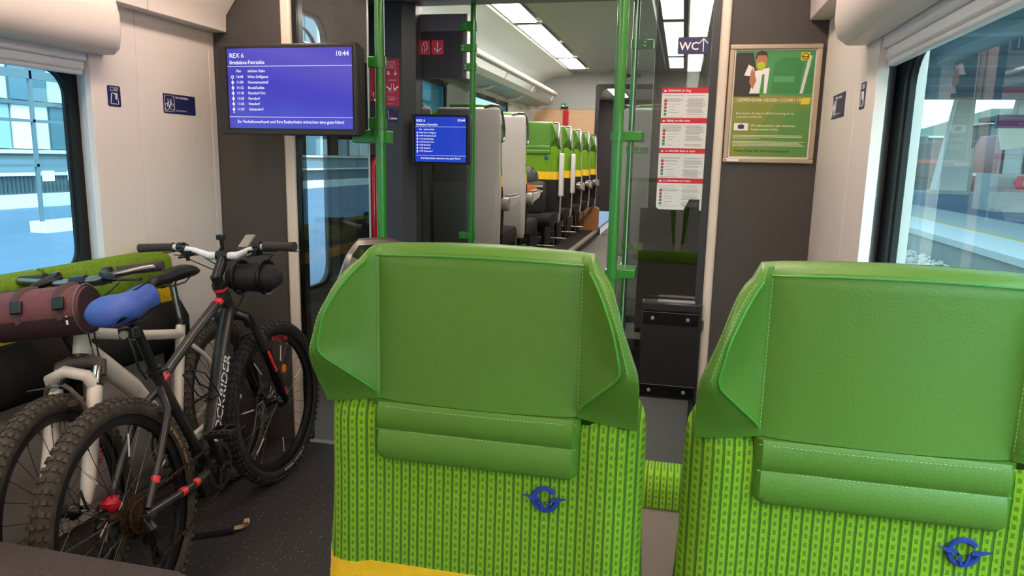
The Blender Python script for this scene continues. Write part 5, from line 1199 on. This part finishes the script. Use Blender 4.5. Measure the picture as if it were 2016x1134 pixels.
patch('mask_tile', [(.035, .25), (.22, .25), (.22, .32), (.035, .32)], WPRINT, .0096); patch('mask_picture', [(.09, .265), (.165, .265), (.17, .30), (.13, .31), (.085, .30)], mat('poster_mask_dark', '3a3450', .5), .0099)
m = MB()
m.text('GEMEINSAM GEGEN COVID-19', .0172, q(.045, .525, .0100), sx=1.02, bold=True); m.text('Bitte beachten Sie folgende NEUE Verordnung, die mit', .0098, q(.05, .405, .0095), bold=True); m.text('1. Juni 2022 in Kraft tritt:', .0098, q(.05, .372, .0095), bold=True)
m.text('FFP2- Maskenpflicht in allen öffentlichen', .0103, q(.25, .288, .0095), bold=True); m.text('Verkehrsmitteln in Wien.', .0103, q(.25, .253, .0095), bold=True)
random.seed(9)
for fz in (.20, .187, .174, .142, .129, .116, .103): a = q(.03, fz, .0095); m.bx(a.x, a.x+Wd*random.uniform(.86, .93)*(.4 if fz == .174 else 1), a.y, a.y+.0002, a.z, a.z+.0022)
m.build('poster_text', mat('poster_print', 'dfe6c0', .5), sheet, smooth=0)
m = MB(); m.text('Vielen Dank für Ihre Kooperation!', .0150, q(.055, .045, .0095), bold=True); m.build('thanks_line', mat('poster_dark_green', '1f4a3a', .5), sheet, smooth=0)
m = MB().bx(-hw_+.002, -hw_+.062, -.0195, -.0182, .004, .014); m.build('frame_label', WPRINT, t); MB().bx(-hw_+.004, -hw_+.014, -.0200, -.0194, .006, .012).build('label_mark', REDS, t)

# black bin on the right glass screen
t = thing('waste_bin', 'black waste bin fixed low on the right glass screen', 'bin', (-.008, YB-.002, .41))
MB().bx(-.125, .118, -.07, 0, .0, .375).build('body', mat('bin_black', '19191b', .4), t, bevel=.006); MB().bx(-.125, .118, -.08, 0, .378, .418).build('lid', mat('bin_lid', '26282b', .3), t, bevel=.008)
MB().bx(-.06, .09, -.074, -.02, .4185, .421).build('flap', ALU, t)
for za in (.325, .012):
    o_ = MB().bx(-.115, .108, -.078, -.069, za, za+.05).build('mounting_strip', BLACKG, t, bevel=.002); MB().bx(-.115, .108, -.0795, -.077, za+.0495, za+.0515).build('strip_edge', mat('bronze_edge', '9a7a55', .35, metal=.6), o_)
    for x in (-.078, .065):
        m = MB(); screw(m, (x, -.078, za+.024), .0085); m.build('screw', SCREW, o_)
MB().bx(.122, .132, -.03, -.005, .30, .34).build('latch', STEEL, t)

# ================================================================== SALOON SEATS
pN = build_seat('train_seat', 'green seat with grey shell turned away from us, nearest on the left of the saloon', handle=-1, arm=-1, emblem=False, group='left saloon seats')
pP = build_seat('train_seat', 'green saloon seat facing us behind the black bag, nearest aisle seat of its row', handle=1, arm=1, group='left saloon seats')
pW = build_seat('train_seat', 'window seat', handle=0, arm=0, group='left saloon seats')
def put(src, x, y, rz, lab, grp, first=False):
    o = src if first else copy_tree(src)
    o.location = (x, y, ZP); o.rotation_euler = (0, 0, rz); o.scale = (1, 1, 1.035); o['label'] = lab; o['group'] = grp; return o
put(pN, -1.425, 4.86, PI, 'grey-shelled aisle seat turned away from us, directly behind the slim left pole', 'left saloon seats', True)
put(pN, -1.425, 5.66, PI, 'grey-shelled aisle seat turned away from us, second behind the slim left pole', 'left saloon seats')
put(pW, -1.91, 4.86, PI, 'window seat turned away from us, seen through the far left glass screen', 'left saloon seats', True)
put(pW, -1.91, 5.66, PI, 'window seat turned away from us, second row behind the far left glass', 'left saloon seats')
nth = ('first', 'second', 'third', 'fourth', 'last')
for k in range(5):
    y = 7.0+k*.76
    o = put(pP, -1.395, y, 0, 'green aisle seat facing us on the left of the saloon, %s from the doorway' % nth[k], 'left saloon seats', k == 0)
    put(pW, -1.88, y, 0, 'green window seat facing us on the left of the saloon, %s from the doorway' % nth[k], 'left saloon seats')
ARM = mat('raised_arm_white', 'd8d3cc', .4)
for o in [k for k in bpy.data.objects if k.get('label', '').startswith('green aisle seat facing us') and ('first' in k['label'] or 'second' in k['label'])]:
    for c in list(o.children):
        if c.name.startswith('armrest'):
            for d in list(c.children): bpy.data.objects.remove(d)
            bpy.data.objects.remove(c)
    MB().bx(.232, .275, -.035, .03, .60, 1.0).build('raised_armrest', ARM, o, bevel=.012, seg=3)
    MB().cyl((.228, -.0, .62), (.28, -.0, .62), .02, n=12).build('pivot', mat('pivot_grey', '8f8a86', .4), o)
q1 = put(pP, -.165, 4.86, PI, 'grey-shelled seat turned away from us, right of the saloon aisle behind the thick pole', 'right saloon seats')
for c in q1.children:
    if c.name.startswith('grab_handle'): c.location.x = .055
put(pW, .32, 4.86, PI, 'window seat turned away from us right of the aisle, behind the safety notice', 'right saloon seats')
for k in range(5):
    y = 6.0+k*.85
    put(pN, -.205, y+.4, 0, 'aisle seat facing us on the right of the saloon, %s from the doorway' % nth[k], 'right saloon seats')
    put(pW, .28, y+.4, 0, 'window seat facing us on the right of the saloon, %s from the doorway' % nth[k], 'right saloon seats')
# black holdall with orange tag on the first facing seat
t = thing('travel_bag', 'black travel bag with orange-tagged strap standing on a far seat', 'bag', (-1.40, 6.70, ZP+.485))
MB().loft([[(x*w, y*d, z) for x, y in rrect(-.15, .15, -.11, .11, .04, 3)] for z, w, d in ((0, .95, .95), (.03, 1, 1), (.22, 1, 1), (.27, .95, .9), (.285, .8, .7))]).build('bag_body', mat('black_nylon', '1d1a1b', .6, bump=.6, bscale=60), t, smooth=50)
MB().loft([[(x*w-.03, y*w, z) for x, y in rrect(-.12, .12, -.09, .09, .05, 3)] for z, w in ((.28, 1), (.36, .9), (.41, .55), (.42, .3))]).build('folded_jacket', BLACK, t, smooth=60)
for z in (.19, .235): MB().bx(-.155, .155, -.118, -.105, z, z+.018).build('strap', mat('pale_webbing', 'b8b0a6', .7), t)
MB().bx(-.03, .10, -.124, -.117, .185, .255).build('tag', mat('orange_tag', 'd8772c', .5), t, bevel=.002); MB().bx(.0, .05, -.114, -.110, .08, .088).build('logo_strip', WPRINT, t)
# end wall details
t, q = sticker('exit_sticker', 'small green exit sticker on the wooden end wall', 'sticker', (-1.765, YE-.001, 2.135), (1, 0, 0), .075, .07, mat('exit_green', '2b9a58', .5), .004)
m = MB(); m.text('', .01, q(0, 0)); m.prism([(.012, .02), (.06, .02), (.06, .03), (.03, .045), (.012, .045)], q(0, 0), XA, ZA, .0006); m.build('symbol', WPRINT, t, smooth=0)
t = thing('emergency_hammer', 'red emergency hammer and holder on the wooden end wall', 'emergency hammer', (-1.70, YE-.002, 1.90))
MB().bx(-.03, .05, -.03, 0, 0, .20).build('holder', RED, t, bevel=.006); MB().tube([(.02, -.045, .02), (.02, -.045, .23)], .012, 8).build('handle', RED, t); MB().tube([(-.06, -.045, .245), (.045, -.045, .24)], .014, 8).build('head', BLACK, t)
t, q = sticker('green_route_sticker', 'green and white sticker on the left saloon wall under the rack', 'sticker', (-2.148, 9.6, 1.86), (0, 1, 0), .16, .12, mat('exit_green', '2b9a58', .5), .004)
MB().prism([(.02, .03), (.14, .03), (.14, .05), (.02, .09)], q(0, 0), YA, ZA, .0006).build('symbol', WPRINT, t)
